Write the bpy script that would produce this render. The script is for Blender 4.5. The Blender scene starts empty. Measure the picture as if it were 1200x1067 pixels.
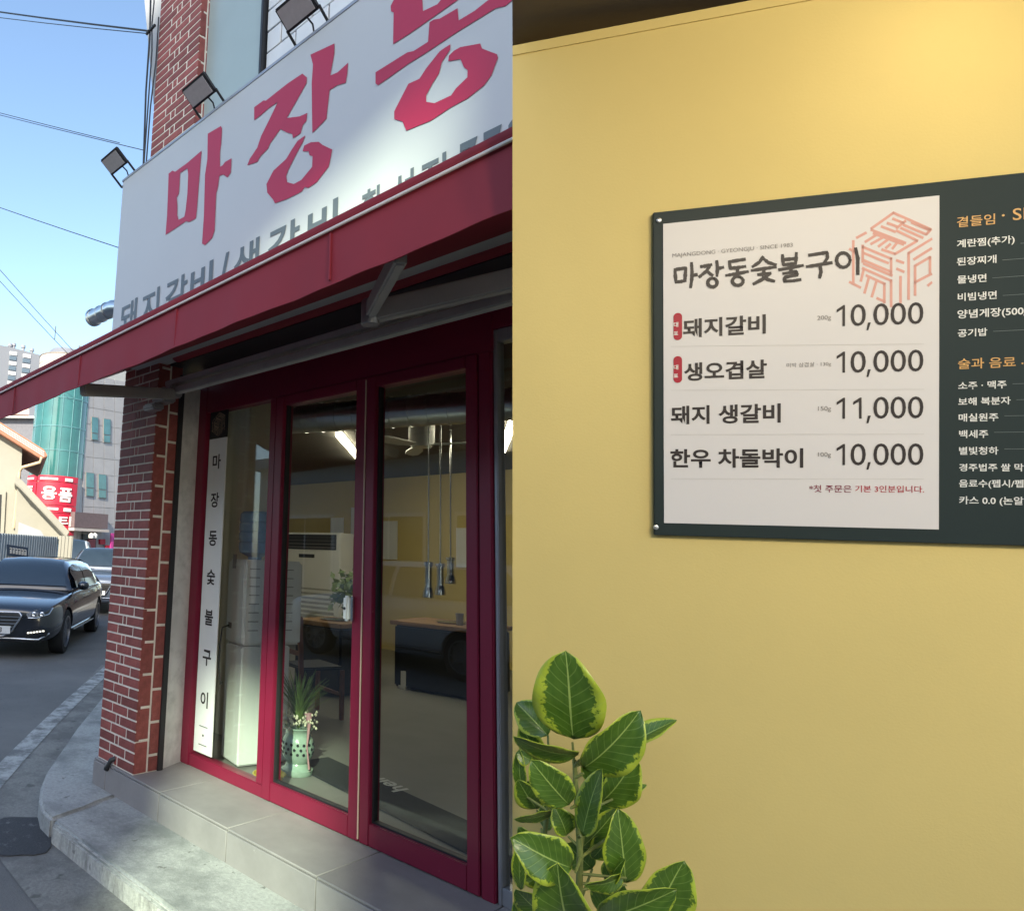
import bpy, bmesh, math, random
from mathutils import Vector as V, Matrix as M
from mathutils.bvhtree import BVHTree
import numpy as np
random.seed(7)
SC = bpy.context.scene
COL = SC.collection
R_ = math.radians

# ------------------------------------------------------------------ camera
F, PX, PY = 795.0, 300.0, 533.0            # focal length and principal point in pixels of the 1200x1067 photograph
up = V((230, -5433, 795)).normalized()
mx = V((-685, 87, 795)); mx = (mx - up * mx.dot(up)).normalized()
AX = -mx; AY = up.cross(AX)
def c2w(c): c = V(c); return V((AX.dot(c), AY.dot(c), up.dot(c)))
EYE = V((0, 0, 1.71))
cam = bpy.data.cameras.new('camera'); cam.sensor_width = 36; cam.lens = F * 36 / 1200
cam.shift_x = 0.25; cam.clip_start = 0.02; cam.clip_end = 2000
camo = bpy.data.objects.new('camera', cam); COL.objects.link(camo)
r, d, f = c2w((1, 0, 0)), c2w((0, 1, 0)), c2w((0, 0, 1))
camo.matrix_world = M(((r.x, -d.x, -f.x, EYE.x), (r.y, -d.y, -f.y, EYE.y), (r.z, -d.z, -f.z, EYE.z), (0, 0, 0, 1)))
SC.camera = camo

# ------------------------------------------------------------------ sky, sun, exposure
SUN_EL = 31.0; SUN_H = V((0.6, -0.8, 0))
w = bpy.data.worlds.new('World'); SC.world = w; w.use_nodes = True
nt = w.node_tree; nt.nodes.clear()
sky = nt.nodes.new('ShaderNodeTexSky'); sky.sky_type = 'NISHITA'; sky.sun_disc = False
sky.sun_elevation = R_(SUN_EL); sky.sun_rotation = math.atan2(SUN_H.x, SUN_H.y)
sky.air_density = 1.0; sky.dust_density = 1.0; sky.ozone_density = 2.2
bg = nt.nodes.new('ShaderNodeBackground'); bg.inputs['Strength'].default_value = 0.15
out = nt.nodes.new('ShaderNodeOutputWorld')
nt.links.new(sky.outputs[0], bg.inputs[0]); nt.links.new(bg.outputs[0], out.inputs[0])
sun = bpy.data.lights.new('sun', 'SUN'); sun.energy = 4.0; sun.angle = R_(0.5); sun.color = (1, .93, .82)
suno = bpy.data.objects.new('sun', sun); COL.objects.link(suno)
SUN_DIR = (SUN_H * math.cos(R_(SUN_EL)) + V((0, 0, math.sin(R_(SUN_EL))))).normalized()
suno.rotation_euler = SUN_DIR.to_track_quat('Z', 'Y').to_euler(); suno.location = (10, -20, 30)
SC.view_settings.view_transform = 'Standard'; SC.view_settings.look = 'None'
SC.view_settings.exposure = 1.42; SC.view_settings.gamma = 1
SC.view_settings.use_white_balance = True; SC.view_settings.white_balance_temperature = 6850; SC.view_settings.white_balance_tint = 6
SC.cycles.max_bounces = 10; SC.cycles.transparent_max_bounces = 24
SC.cycles.sample_clamp_indirect = 6; SC.cycles.caustics_reflective = False; SC.cycles.caustics_refractive = False

# ------------------------------------------------------------------ pixel -> place
def ray(x, y): return c2w(((x - PX) / F, (y - PY) / F, 1.0))
def on_z(x, y, z): q = ray(x, y); return EYE + q * ((z - EYE.z) / q.z)
def on_y(x, y, Y): q = ray(x, y); return EYE + q * (Y / q.y)
def on_x(x, y, X): q = ray(x, y); return EYE + q * (X / q.x)
def at(x, y, dep): return EYE + ray(x, y) * dep
class Plane:
    def __init__(s, p, n): s.p = V(p); s.n = V(n).normalized()
    def hit(s, x, y, off=0.0):
        q = ray(x, y); p = s.p + s.n * off
        return EYE + q * ((p - EYE).dot(s.n) / q.dot(s.n))

# ------------------------------------------------------------------ materials
def mat(name, col, rough=.6, metal=0., var=.12, scale=6., bump=0., bscale=80., coat=0., spec=.5, col2=None, rnd=0., detail=6.):
    m = bpy.data.materials.new(name); m.use_nodes = True
    n = m.node_tree.nodes; l = m.node_tree.links; b = n['Principled BSDF']
    b.inputs['Roughness'].default_value = rough; b.inputs['Metallic'].default_value = metal
    b.inputs['Specular IOR Level'].default_value = spec
    if coat: b.inputs['Coat Weight'].default_value = coat; b.inputs['Coat Roughness'].default_value = .04
    tc = n.new('ShaderNodeTexCoord'); no = n.new('ShaderNodeTexNoise')
    no.inputs['Scale'].default_value = scale; no.inputs['Detail'].default_value = detail; no.inputs['Roughness'].default_value = .62
    l.new(tc.outputs['Object'], no.inputs['Vector'])
    mx_ = n.new('ShaderNodeMix'); mx_.data_type = 'RGBA'
    c2 = col2 or tuple(min(1, c * (1 + var)) for c in col); c1 = tuple(c * (1 - var) for c in col) if not col2 else col
    mx_.inputs[6].default_value = (*c1, 1); mx_.inputs[7].default_value = (*c2, 1)
    rp = n.new('ShaderNodeValToRGB'); rp.color_ramp.elements[0].position = .32; rp.color_ramp.elements[1].position = .68
    l.new(no.outputs['Fac'], rp.inputs[0]); l.new(rp.outputs[0], mx_.inputs[0])
    last = mx_.outputs[2]
    if rnd:
        oi = n.new('ShaderNodeObjectInfo'); hs = n.new('ShaderNodeHueSaturation'); mr = n.new('ShaderNodeMapRange')
        mr.inputs[3].default_value = 1 - rnd; mr.inputs[4].default_value = 1 + rnd
        l.new(oi.outputs['Random'], mr.inputs[0]); l.new(mr.outputs[0], hs.inputs['Value']); l.new(last, hs.inputs['Color']); last = hs.outputs[0]
    l.new(last, b.inputs['Base Color'])
    if bump:
        n2 = n.new('ShaderNodeTexNoise'); n2.inputs['Scale'].default_value = bscale; n2.inputs['Detail'].default_value = 8
        l.new(tc.outputs['Object'], n2.inputs['Vector'])
        bp = n.new('ShaderNodeBump'); bp.inputs['Strength'].default_value = bump; bp.inputs['Distance'].default_value = .01
        l.new(n2.outputs['Fac'], bp.inputs['Height']); l.new(bp.outputs[0], b.inputs['Normal'])
    return m
def emit(name, col, s):
    m = bpy.data.materials.new(name); m.use_nodes = True; b = m.node_tree.nodes['Principled BSDF']
    b.inputs['Base Color'].default_value = (*col, 1); b.inputs['Emission Color'].default_value = (*col, 1); b.inputs['Emission Strength'].default_value = s
    return m
def glass(name, tint=(.9, .95, .93), ior=1.5, rough=0.0):
    m = bpy.data.materials.new(name); m.use_nodes = True; n = m.node_tree.nodes; l = m.node_tree.links; n.clear()
    o = n.new('ShaderNodeOutputMaterial'); mi = n.new('ShaderNodeMixShader'); t = n.new('ShaderNodeBsdfTransparent'); g = n.new('ShaderNodeBsdfGlossy')
    fr = n.new('ShaderNodeFresnel'); fr.inputs[0].default_value = ior; g.inputs['Roughness'].default_value = rough
    t.inputs[0].default_value = (*tint, 1)
    ge = n.new('ShaderNodeNewGeometry'); mm = n.new('ShaderNodeMapRange'); mm.inputs[3].default_value = ior; mm.inputs[4].default_value = 1 / ior   # thin pane: same reflectance from both faces
    l.new(ge.outputs['Backfacing'], mm.inputs[0]); l.new(mm.outputs[0], fr.inputs[0])
    l.new(fr.outputs[0], mi.inputs[0]); l.new(t.outputs[0], mi.inputs[1]); l.new(g.outputs[0], mi.inputs[2]); l.new(mi.outputs[0], o.inputs[0])
    return m
def worn(name, base, worn_col, rough=.85, s1=1.3, s2=30., thr=(.45, .6), bump=.4, streak=None):
    """base colour with wear patches of another colour, two scales"""
    m = mat(name, base, rough, var=.18, scale=s2, bump=bump, bscale=120)
    n = m.node_tree.nodes; l = m.node_tree.links; b = n['Principled BSDF']
    src = b.inputs['Base Color'].links[0].from_socket
    tc = n.new('ShaderNodeTexCoord'); no = n.new('ShaderNodeTexNoise'); no.inputs['Scale'].default_value = s1; no.inputs['Detail'].default_value = 12; no.inputs['Roughness'].default_value = .7
    if streak:
        mp = n.new('ShaderNodeMapping'); mp.inputs['Scale'].default_value = streak; l.new(tc.outputs['Object'], mp.inputs[0]); l.new(mp.outputs[0], no.inputs['Vector'])
    else: l.new(tc.outputs['Object'], no.inputs['Vector'])
    rp = n.new('ShaderNodeValToRGB'); rp.color_ramp.elements[0].position = thr[0]; rp.color_ramp.elements[1].position = thr[1]
    l.new(no.outputs['Fac'], rp.inputs[0])
    mi = n.new('ShaderNodeMix'); mi.data_type = 'RGBA'; l.new(rp.outputs[0], mi.inputs[0]); l.new(src, mi.inputs[6]); mi.inputs[7].default_value = (*worn_col, 1)
    l.new(mi.outputs[2], b.inputs['Base Color'])
    return m

K = {}
K['asphalt'] = worn('asphalt', (.125, .123, .122), (.17, .165, .16), .9, .5, 60, (.42, .62), .5)
K['asphalt_dark'] = worn('asphalt_dark', (.045, .046, .052), (.15, .15, .155), .85, 9, 70, (.56, .66), .6)
K['gutter'] = worn('gutter_concrete', (.22, .215, .20), (.13, .125, .12), .9, 2.2, 60, (.45, .6), .4)
K['line'] = worn('road_paint', (.40, .40, .39), (.15, .15, .148), .85, 6, 60, (.42, .60), .3)
K['concrete'] = worn('pavement_concrete', (.36, .36, .35), (.20, .205, .20), .85, 2.4, 50, (.44, .62), .35)
K['kerb'] = worn('kerb_face', (.46, .45, .42), (.23, .22, .21), .9, 3.0, 60, (.48, .66), .6, streak=(5, 5, 1.2))
K['tile'] = mat('step_tile', (.25, .232, .23), .55, var=.1, scale=5, bump=.12, bscale=160, rnd=.05)
K['grout'] = mat('grout', (.42, .41, .39), .9, var=.1, scale=20)
K['brick'] = worn('brick_face', (.26, .064, .054), (.35, .15, .13), .7, 3.2, 26, (.58, .82), .35)
b_ = K['brick'].node_tree; hs_ = b_.nodes.new('ShaderNodeHueSaturation'); oi_ = b_.nodes.new('ShaderNodeObjectInfo'); mr_ = b_.nodes.new('ShaderNodeMapRange')
pb_ = b_.nodes['Principled BSDF']; s_ = pb_.inputs['Base Color'].links[0].from_socket
mr_.inputs[3].default_value = .74; mr_.inputs[4].default_value = 1.2
b_.links.new(oi_.outputs['Random'], mr_.inputs[0]); b_.links.new(mr_.outputs[0], hs_.inputs['Value']); b_.links.new(s_, hs_.inputs['Color']); b_.links.new(hs_.outputs[0], pb_.inputs['Base Color'])
K['mortar'] = mat('mortar', (.72, .66, .57), .9, var=.15, scale=14, bump=.3)
K['red'] = mat('red_frame_paint', (.185, .010, .034), .36, var=.05, scale=3, bump=.02)
K['jamb'] = worn('jamb_panel', (.60, .59, .57), (.48, .47, .45), .6, 3, 12, (.5, .7), .05)
K['alu'] = mat('grey_aluminium', (.36, .36, .38), .35, .6, var=.06)
K['dark'] = mat('dark_metal', (.025, .025, .028), .45, .2, var=.1)
K['black'] = mat('black_plastic', (.012, .012, .014), .5, var=.1)
K['steel'] = mat('steel', (.55, .56, .57), .22, 1., var=.08, scale=12)
K['duct'] = mat('galvanised_duct', (.60, .62, .63), .28, 1., var=.1, scale=9)
K['white'] = mat('white_plastic', (.76, .76, .745), .42, var=.04, scale=4)
K['cream'] = mat('cream_wall', (.66, .63, .53), .8, var=.06, scale=3, bump=.1)
K['yellow'] = mat('yellow_wall_paint', (.60, .466, .170), .7, var=.045, scale=1.1, bump=.05, bscale=210)
K['ceil'] = mat('dark_ceiling_paint', (.035, .029, .022), .8, var=.1, scale=3, bump=.05)
K['floor'] = mat('restaurant_floor', (.20, .195, .175), .42, var=.1, scale=2.2, bump=.03)
K['sign'] = mat('sign_flex', (.46, .46, .465), .38, var=.02, scale=1.5)
K['signred'] = mat('sign_red_ink', (.40, .012, .050), .42, var=.03)
K['signgrey'] = mat('sign_grey_ink', (.10, .115, .125), .42, var=.03)
K['awning'] = mat('awning_fabric', (.235, .014, .026), .72, var=.06, scale=2.2, bump=.05, bscale=400)
K['piping'] = mat('white_piping', (.66, .60, .57), .6, var=.04)
K['glass'] = glass('door_glass', (.93, .95, .94), 1.6)
K['gtint'] = glass('green_tinted_glass', (.90, 1.0, .94))  # tints sunlight through the added block's openings to give greenish patches
K['led'] = emit('led_tube', (1.0, .92, .72), 16)
K['ceil2'] = mat('brown_ceiling_paint', (.12, .092, .06), .8, var=.08, scale=3, bump=.05)
K['lampglass'] = mat('flood_lens', (.42, .41, .42), .35, var=.06, scale=40)
K['wood'] = mat('brown_wood', (.16, .062, .036), .45, var=.25, scale=6)
K['tabletop'] = mat('table_wood', (.26, .15, .075), .4, var=.3, scale=5)
K['leaf'] = None
K['greywall'] = mat('grey_render', (.30, .31, .33), .85, var=.08, scale=4, bump=.15)
K['upwin'] = mat('frosted_window_film', (.33, .40, .40), .3, var=.05, scale=2)
K['whitetile'] = mat('white_wall_tile', (.62, .62, .63), .4, var=.05, scale=5, rnd=.05)
K['board'] = mat('menu_green_panel', (.016, .026, .026), .55, var=.04, scale=3)
K['boardwhite'] = mat('menu_white_panel', (.585, .555, .545), .5, var=.012, scale=2)
K['ink'] = mat('menu_black_ink', (.035, .028, .027), .45, var=.05)
K['inkgrey'] = mat('menu_grey_ink', (.20, .185, .175), .5, var=.05)
K['inkred'] = mat('menu_red_ink', (.36, .016, .034), .45, var=.04)
K['inkwine'] = mat('menu_wine_ink', (.20, .018, .045), .45, var=.04)
K['inkpink'] = mat('menu_pink_ink', (.60, .31, .26), .45, var=.04)
K['inkwhite'] = mat('menu_white_ink', (.66, .65, .62), .45, var=.03)
K['inkorange'] = mat('menu_orange_ink', (.60, .33, .10), .45, var=.03)
K['inkline'] = mat('menu_hairline', (.44, .42, .40), .5, var=.03)
K['inkline2'] = mat('menu_hairline_dark', (.16, .19, .19), .5, var=.03)
K['screw'] = mat('screw_head', (.6, .6, .58), .3, .8, var=.05)

def spots(m, scale, thr, col, amt=.8):
    n = m.node_tree.nodes; l = m.node_tree.links; b = n['Principled BSDF']; src = b.inputs['Base Color'].links[0].from_socket
    tc = n.new('ShaderNodeTexCoord'); ns = n.new('ShaderNodeTexNoise'); ns.inputs['Scale'].default_value = scale * 1.7; vo = n.new('ShaderNodeTexVoronoi'); vo.inputs['Scale'].default_value = scale
    ad = n.new('ShaderNodeMixRGB'); ad.inputs[0].default_value = .12; l.new(tc.outputs['Object'], ad.inputs[1]); l.new(tc.outputs['Object'], ns.inputs['Vector']); l.new(ns.outputs['Color'], ad.inputs[2]); l.new(ad.outputs[0], vo.inputs['Vector'])
    rg = n.new('ShaderNodeMapRange'); rg.inputs[1].default_value = thr; rg.inputs[2].default_value = thr * .6; rg.inputs[3].default_value = 0; rg.inputs[4].default_value = amt; l.new(vo.outputs['Distance'], rg.inputs[0])
    mi = n.new('ShaderNodeMix'); mi.data_type = 'RGBA'; l.new(rg.outputs[0], mi.inputs[0]); l.new(src, mi.inputs[6]); mi.inputs[7].default_value = (*col, 1); l.new(mi.outputs[2], b.inputs['Base Color'])
spots(K['concrete'], 9, .11, (.13, .125, .12)); spots(K['concrete'], 3.1, .09, (.55, .55, .53), .6); spots(K['tile'], 13, .05, (.42, .40, .38), .5); spots(K['asphalt'], 7, .12, (.07, .07, .07), .6); spots(K['gutter'], 6, .16, (.08, .08, .075), .7); spots(K['kerb'], 7, .14, (.15, .145, .14), .7)
spots(K['red'], 5, .035, (.34, .12, .12), .5); spots(K['jamb'], 6, .06, (.75, .75, .73), .6)

K['ink'].node_tree.nodes['Principled BSDF'].inputs['Specular IOR Level'].default_value = .2
K['inkgrey'].node_tree.nodes['Principled BSDF'].inputs['Specular IOR Level'].default_value = .2
K['inkred'].node_tree.nodes['Principled BSDF'].inputs['Specular IOR Level'].default_value = .2
K['inkwine'].node_tree.nodes['Principled BSDF'].inputs['Specular IOR Level'].default_value = .2
K['inkpink'].node_tree.nodes['Principled BSDF'].inputs['Specular IOR Level'].default_value = .2
K['board'].node_tree.nodes['Principled BSDF'].inputs['Specular IOR Level'].default_value = .2
# ------------------------------------------------------------------ mesh helpers
class MB:
    def __init__(s): s.v = []; s.f = []
    def add(s, vs, fs):
        o = len(s.v); s.v += [V(p) for p in vs]; s.f += [tuple(i + o for i in q) for q in fs]; return s
    def box(s, a, b):
        x0, y0, z0 = a; x1, y1, z1 = b
        return s.add([(x0, y0, z0), (x1, y0, z0), (x1, y1, z0), (x0, y1, z0), (x0, y0, z1), (x1, y0, z1), (x1, y1, z1), (x0, y1, z1)],
                     [(0, 3, 2, 1), (4, 5, 6, 7), (0, 1, 5, 4), (1, 2, 6, 5), (2, 3, 7, 6), (3, 0, 4, 7)])
    def obox(s, c, ax, h):
        c = V(c); ax = [V(a).normalized() for a in ax]
        vs = [c + ax[0] * (h[0] * i) + ax[1] * (h[1] * j) + ax[2] * (h[2] * k) for k in (-1, 1) for i, j in ((-1, -1), (1, -1), (1, 1), (-1, 1))]
        return s.add(vs, [(0, 3, 2, 1), (4, 5, 6, 7), (0, 1, 5, 4), (1, 2, 6, 5), (2, 3, 7, 6), (3, 0, 4, 7)])
    def prism(s, poly, vec):
        vec = V(vec); n = len(poly); poly = [V(p) for p in poly]
        return s.add(poly + [p + vec for p in poly], [tuple(range(n)), tuple(range(2 * n - 1, n - 1, -1))] + [(i, (i + 1) % n, n + (i + 1) % n, n + i) for i in range(n)])
    def tube(s, pts, rad, n=12, caps=True):
        pts = [V(p) for p in pts]; k = len(pts); rad = rad if isinstance(rad, (list, tuple)) else [rad] * k
        vs = []; t0 = (pts[1] - pts[0]).normalized(); a = t0.orthogonal().normalized()
        for i, p in enumerate(pts):
            t = ((pts[min(i + 1, k - 1)] - pts[max(i - 1, 0)])).normalized()
            a = (a - t * a.dot(t)).normalized(); b = t.cross(a)
            vs += [p + (a * math.cos(2 * math.pi * j / n) + b * math.sin(2 * math.pi * j / n)) * rad[i] for j in range(n)]
        fs = [(i * n + j, i * n + (j + 1) % n, (i + 1) * n + (j + 1) % n, (i + 1) * n + j) for i in range(k - 1) for j in range(n)]
        if caps: fs += [tuple(range(n - 1, -1, -1)), tuple(range((k - 1) * n, k * n))]
        return s.add(vs, fs)
    def lathe(s, prof, c, n=24, axis=(0, 0, 1), caps=True):
        c = V(c); ax = V(axis).normalized(); a = ax.orthogonal().normalized(); b = ax.cross(a); k = len(prof)
        vs = [c + ax * z + (a * math.cos(2 * math.pi * j / n) + b * math.sin(2 * math.pi * j / n)) * max(r, 1e-4) for r, z in prof for j in range(n)]
        fs = [(i * n + j, i * n + (j + 1) % n, (i + 1) * n + (j + 1) % n, (i + 1) * n + j) for i in range(k - 1) for j in range(n)]
        if caps: fs += [tuple(range(n - 1, -1, -1)), tuple(range((k - 1) * n, k * n))]
        return s.add(vs, fs)
    def loft(s, secs, cap=True, closed=False):
        n = len(secs[0]); vs = [p for q in secs for p in q]; e = n if closed else n - 1
        fs = [(i * n + j, i * n + (j + 1) % n, (i + 1) * n + (j + 1) % n, (i + 1) * n + j) for i in range(len(secs) - 1) for j in range(e)]
        if cap: fs += [tuple(range(n - 1, -1, -1)), tuple(range((len(secs) - 1) * n, len(secs) * n))]
        return s.add(vs, fs)
    def build(s, name, material, parent=None, bevel=0., smooth=None, seg=2, mtx=None, recalc=True):
        me = bpy.data.meshes.new(name); me.from_pydata([(mtx @ p if mtx else p) for p in s.v], [], s.f)
        bm = bmesh.new(); bm.from_mesh(me)
        if recalc: bmesh.ops.recalc_face_normals(bm, faces=bm.faces[:])
        if bevel:
            es = [e for e in bm.edges if len(e.link_faces) == 2 and e.calc_face_angle(0) > .5]
            bmesh.ops.bevel(bm, geom=es, offset=bevel, segments=seg, affect='EDGES', clamp_overlap=True)
        bm.to_mesh(me); bm.free()
        if smooth or bevel:
            for p in me.polygons: p.use_smooth = True
            me.set_sharp_from_angle(angle=R_(smooth or 40))
        return link(name, me, material, parent)
def link(name, me, material, parent=None):
    o = bpy.data.objects.new(name, me); COL.objects.link(o)
    if material is not None:
        if not me.materials: me.materials.append(K[material] if isinstance(material, str) else material)
    if parent is not None: adopt(o, parent)
    return o
def root_inv(p):
    m = p.matrix_basis.copy()
    if p.parent: m = (root_inv(p.parent).inverted() @ p.matrix_parent_inverse @ m)
    return m.inverted()
def adopt(o, p):
    o.parent = p; o.matrix_parent_inverse = root_inv(p)
def thing(name, loc, label, cat, group=None):
    o = bpy.data.objects.new(name, None); COL.objects.link(o); o.location = loc; o.empty_display_size = .1
    return tag(o, label, cat, group)
def tag(o, label, cat, group=None):
    o['label'] = label; o['category'] = cat
    if group: o['group'] = group
    return o
def struct(o): o['kind'] = 'structure'; return o

def curve_mesh(cu):
    o = bpy.data.objects.new('tmp', cu); COL.objects.link(o); bpy.context.view_layer.update()
    me = bpy.data.meshes.new_from_object(o.evaluated_get(bpy.context.evaluated_depsgraph_get()))
    bpy.data.objects.remove(o); return me
def text_mesh(body, bold=.0, ext=.0):
    cu = bpy.data.curves.new('lettering', 'FONT'); cu.body = body; cu.size = 1; cu.offset = bold; cu.extrude = ext; cu.resolution_u = 4
    me = curve_mesh(cu); return me
def place_text(name, body, material, parent, o, u, v, width=None, height=None, bold=.012, aspect=1., sp=None):
    """bounding box of the text: lower left at o, along u (right) and v (up), scaled to width or height"""
    me = text_mesh(body, bold); xs = [q.co.x for q in me.vertices]; ys = [q.co.y for q in me.vertices]
    x0, x1, y0, y1 = min(xs), max(xs), min(ys), max(ys)
    k = width / (x1 - x0) if width else height / (y1 - y0)
    kx = k; ky = k * aspect
    if width and height: ky = height / (y1 - y0)
    u = V(u).normalized(); v = V(v).normalized(); o = V(o)
    for q in me.vertices: q.co = o + u * ((q.co.x - x0) * kx) + v * ((q.co.y - y0) * ky)
    return link(name, me, material, parent)
def shapes_mesh(loops, to3d, ext=0.):
    """filled outlines (holes by even-odd) given in 2-D"""
    cu = bpy.data.curves.new('outline', 'CURVE'); cu.dimensions = '2D'; cu.fill_mode = 'BOTH'
    for lp in loops:
        sp = cu.splines.new('POLY'); sp.points.add(len(lp) - 1); sp.use_cyclic_u = True
        for p, (x, y) in zip(sp.points, lp): p.co = (x, y, 0, 1)
    me = curve_mesh(cu)
    for q in me.vertices: q.co = to3d(q.co.x, q.co.y)
    return me

# ================================================================== GROUND
mb = MB(); mb.add([(-420, -300, 0), (300, -300, 0), (300, 420, 0), (-420, 420, 0)], [(0, 1, 2, 3)])
struct(mb.build('road', 'asphalt'))
SIDE = V((-.80, .60, 0))                      # direction of the side street along the shop's left
kerb = [V((4, 1.92, 0)), V((-2.6, 1.92, 0)), V((-3.95, 1.915, 0)), V((-4.16, 1.93, 0)), V((-4.34, 1.99, 0)), V((-4.55, 2.09, 0)), V((-4.82, 2.25, 0)), V((-5.86, 3.0, 0)), V((-6.66, 3.62, 0))]
kerb.append(kerb[-1] + SIDE * 14)
CR0, CR1 = V((-3.99, 1.92, 0)), V((-4.13, 2.42, 0))
pav = thing('pavement', (-3, 2.2, 0), 'x', 'x'); del pav['label']; del pav['category']; struct(pav)
def slab(poly, name='slab', m='concrete', z0=-.05, z1=.12, bev=.018):
    bm = MB(); bm.prism([V((p.x, p.y, z0)) for p in poly], (0, 0, z1 - z0)); return bm.build(name, m, pav, bevel=bev, seg=3)
# slab in front of the step, and the corner slab beyond the crack; each with a kerb stone of its own
def inset(pts, dist):
    o = []
    for i, p in enumerate(pts):
        t = (pts[min(i + 1, len(pts) - 1)] - pts[max(i - 1, 0)]).normalized(); o.append(p + V((t.y, -t.x, 0)) * dist)
    return o
front = [V((4, 1.92, 0)), V((.5, 1.92, 0)), V((-1.2, 1.92, 0)), V((-2.6, 1.92, 0)), V((-3.96, 1.917, 0))]
fin = inset(front, .13)
slab([p for p in front[:-1]] + [V((-3.972, 1.917, 0)), V((-4.012, 2.05, 0)), V((-4.03, 2.16, 0)), V((-4.075, 2.27, 0)), V((-4.12, 2.43, 0)), V((4, 2.43, 0))])
back = kerb[3:]
slab([V((-3.992, 1.917, 0))] + back + [back[-1] + V((2.5, 2.5, 0)), V((-4.3, 2.9, 0)), V((-4.137, 2.43, 0)), V((-4.097, 2.275, 0)), V((-4.052, 2.165, 0)), V((-4.027, 2.05, 0))])
for i, seg in enumerate([[front[0], front[1]], [front[1], front[2]], [front[2], front[3]], [front[3], front[4]]]):
    a, b = seg; g = (b - a).normalized() * .004
    bm = MB(); bm.prism([V((a.x, a.y - .012, -.04)) + g, V((b.x, b.y - .014, -.04)) - g, V((b.x, b.y + .05, -.04)) - g, V((a.x, a.y + .05, -.04)) + g], (0, 0, .145))
    bm.build('kerb_stone', 'kerb', pav, bevel=.014, seg=2)
# concrete gutter strip, faded line, asphalt repair
gl = [p + V((0, 0, 0)) for p in kerb]; go = [kerb[0] + V((0, -.42, 0)), kerb[1] + V((0, -.42, 0))] + [p + V((-.30, -.30, 0)) * 1.0 for p in kerb[2:5]] + [p + V((-.24, -.36, 0)) for p in kerb[5:]]
bm = MB(); n = len(gl); bm.add([V((p.x, p.y, .004)) for p in gl] + [V((p.x, p.y, .004)) for p in go], [(i, i + 1, n + i + 1, n + i) for i in range(n - 1)])
struct(bm.build('gutter', 'gutter'))
lc = [on_z(*q, 0) for q in ((-60, 985), (-20, 930), (20, 886), (52, 853), (88, 818), (120, 789))]; lc.append(lc[-1] + (lc[-1] - lc[-2]) * 6)
bm = MB(); L, Rr = [], []
for i, p in enumerate(lc):
    t = (lc[min(i + 1, len(lc) - 1)] - lc[max(i - 1, 0)]).normalized(); s = V((t.y, -t.x, 0)); L.append(V((p.x, p.y, .008)) - s * .085); Rr.append(V((p.x, p.y, .008)) + s * .085)
n = len(L); bm.add(L + Rr, [(i, i + 1, n + i + 1, n + i) for i in range(n - 1)]); struct(bm.build('road_line', 'line'))
cx = on_z(14, 980, 0); poly = []
for k in range(26):
    a = 2 * math.pi * k / 26; rr = .29 * (1 + .10 * math.sin(3 * a + 1) + .06 * math.sin(7 * a) + .03 * math.sin(13 * a)); poly.append(V((cx.x + rr * math.cos(a), cx.y + .85 * rr * math.sin(a), .0065)))
bm = MB(); bm.prism(poly, (0, 0, .004)); struct(bm.build('asphalt_repair', 'asphalt_dark'))

# ================================================================== SHOP BUILDING
D = 2.88; SZ = .287; CZ = 3.07
shop = thing('shop_building', (-2.5, 2.9, .12), 'corner restaurant building with red framed glass front and red brick pillar', 'building')
# --- entrance step, tiled
bm = MB(); bm.box((-4.425, 2.418, .10), (3.0, 2.97, SZ - .008)); step = bm.build('step', 'grout', shop)
js = [-4.43, -4.255, -3.60, -2.947, -2.295, -1.643, -.99, -.34, .31, .96]
for a, b in zip(js[:-1], js[1:]):
    t = MB(); t.box((a + .0025, 2.41, SZ - .012), (b - .0025, 2.965, SZ)); t.build('tile', 'tile', step, bevel=.0022, seg=1)
for a, b in zip(js[:-1], js[1:]):
    t = MB(); t.box((a + .0025, 2.404, .118), (b - .0025, 2.42, SZ - .0155)); t.build('tile', 'tile', step, bevel=.002, seg=1)
# --- brick pillar, lower and upper
def brick_mesh(w_, h_, cache={}):
    k = (round(w_, 4), round(h_, 4))
    if k not in cache:
        me = bpy.data.meshes.new('brick'); bm = bmesh.new(); bmesh.ops.create_cube(bm, size=1)
        for q in bm.verts: q.co = V((q.co.x * w_, q.co.y * .03, q.co.z * h_))
        bmesh.ops.bevel(bm, geom=bm.edges[:], offset=.0022, segments=1, affect='EDGES'); bm.to_mesh(me); bm.free(); me.materials.append(K['brick']); cache[k] = me
    return cache[k]
def brick(w_, h_, loc, par, rz=0):
    o = bpy.data.objects.new('brick', brick_mesh(w_, h_)); COL.objects.link(o); o.location = loc; o.rotation_euler = (random.uniform(-.006, .006), random.uniform(-.004, .004), rz); adopt(o, par)
def pillar(z0, z1, x0, x1, y0, y1, retz, first=0):
    bm = MB(); bm.box((x0, y0, z0), (x1, y1, z1)); p = bm.build('pillar', 'mortar', shop)
    W = x1 - x0; k = first; z = z0
    while z + .065 <= z1 + .001:
        parts = (.196, .036, .2) if k % 2 == 0 else (.137, .188, .107); x = x0; tot = sum(parts) + .024; sc = W / tot
        for i, q in enumerate(parts):
            q *= sc; ex = .0025 if i == 2 else 0; brick(q + ex, .054, (x + (q + ex) / 2, y0 + .0125 - random.uniform(0, .0015), z + .034), p); x += q + .012 * sc
        z += .065; k += 1
    D2 = (y1 - y0); cw = (D2 - .008) / 2
    for c in range(2):
        z = z0 - (.1 if c else 0)
        while z < z1:
            a, b = max(z, z0), min(z + .2, z1)
            if b - a > .05: brick(cw - .006, b - a - .01, (x1 - .0125 + random.uniform(0, .002), y0 + .001 + cw * (c + .5) + .008 * c, (a + b) / 2), p, math.pi / 2)
            z += .207
    return p
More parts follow.
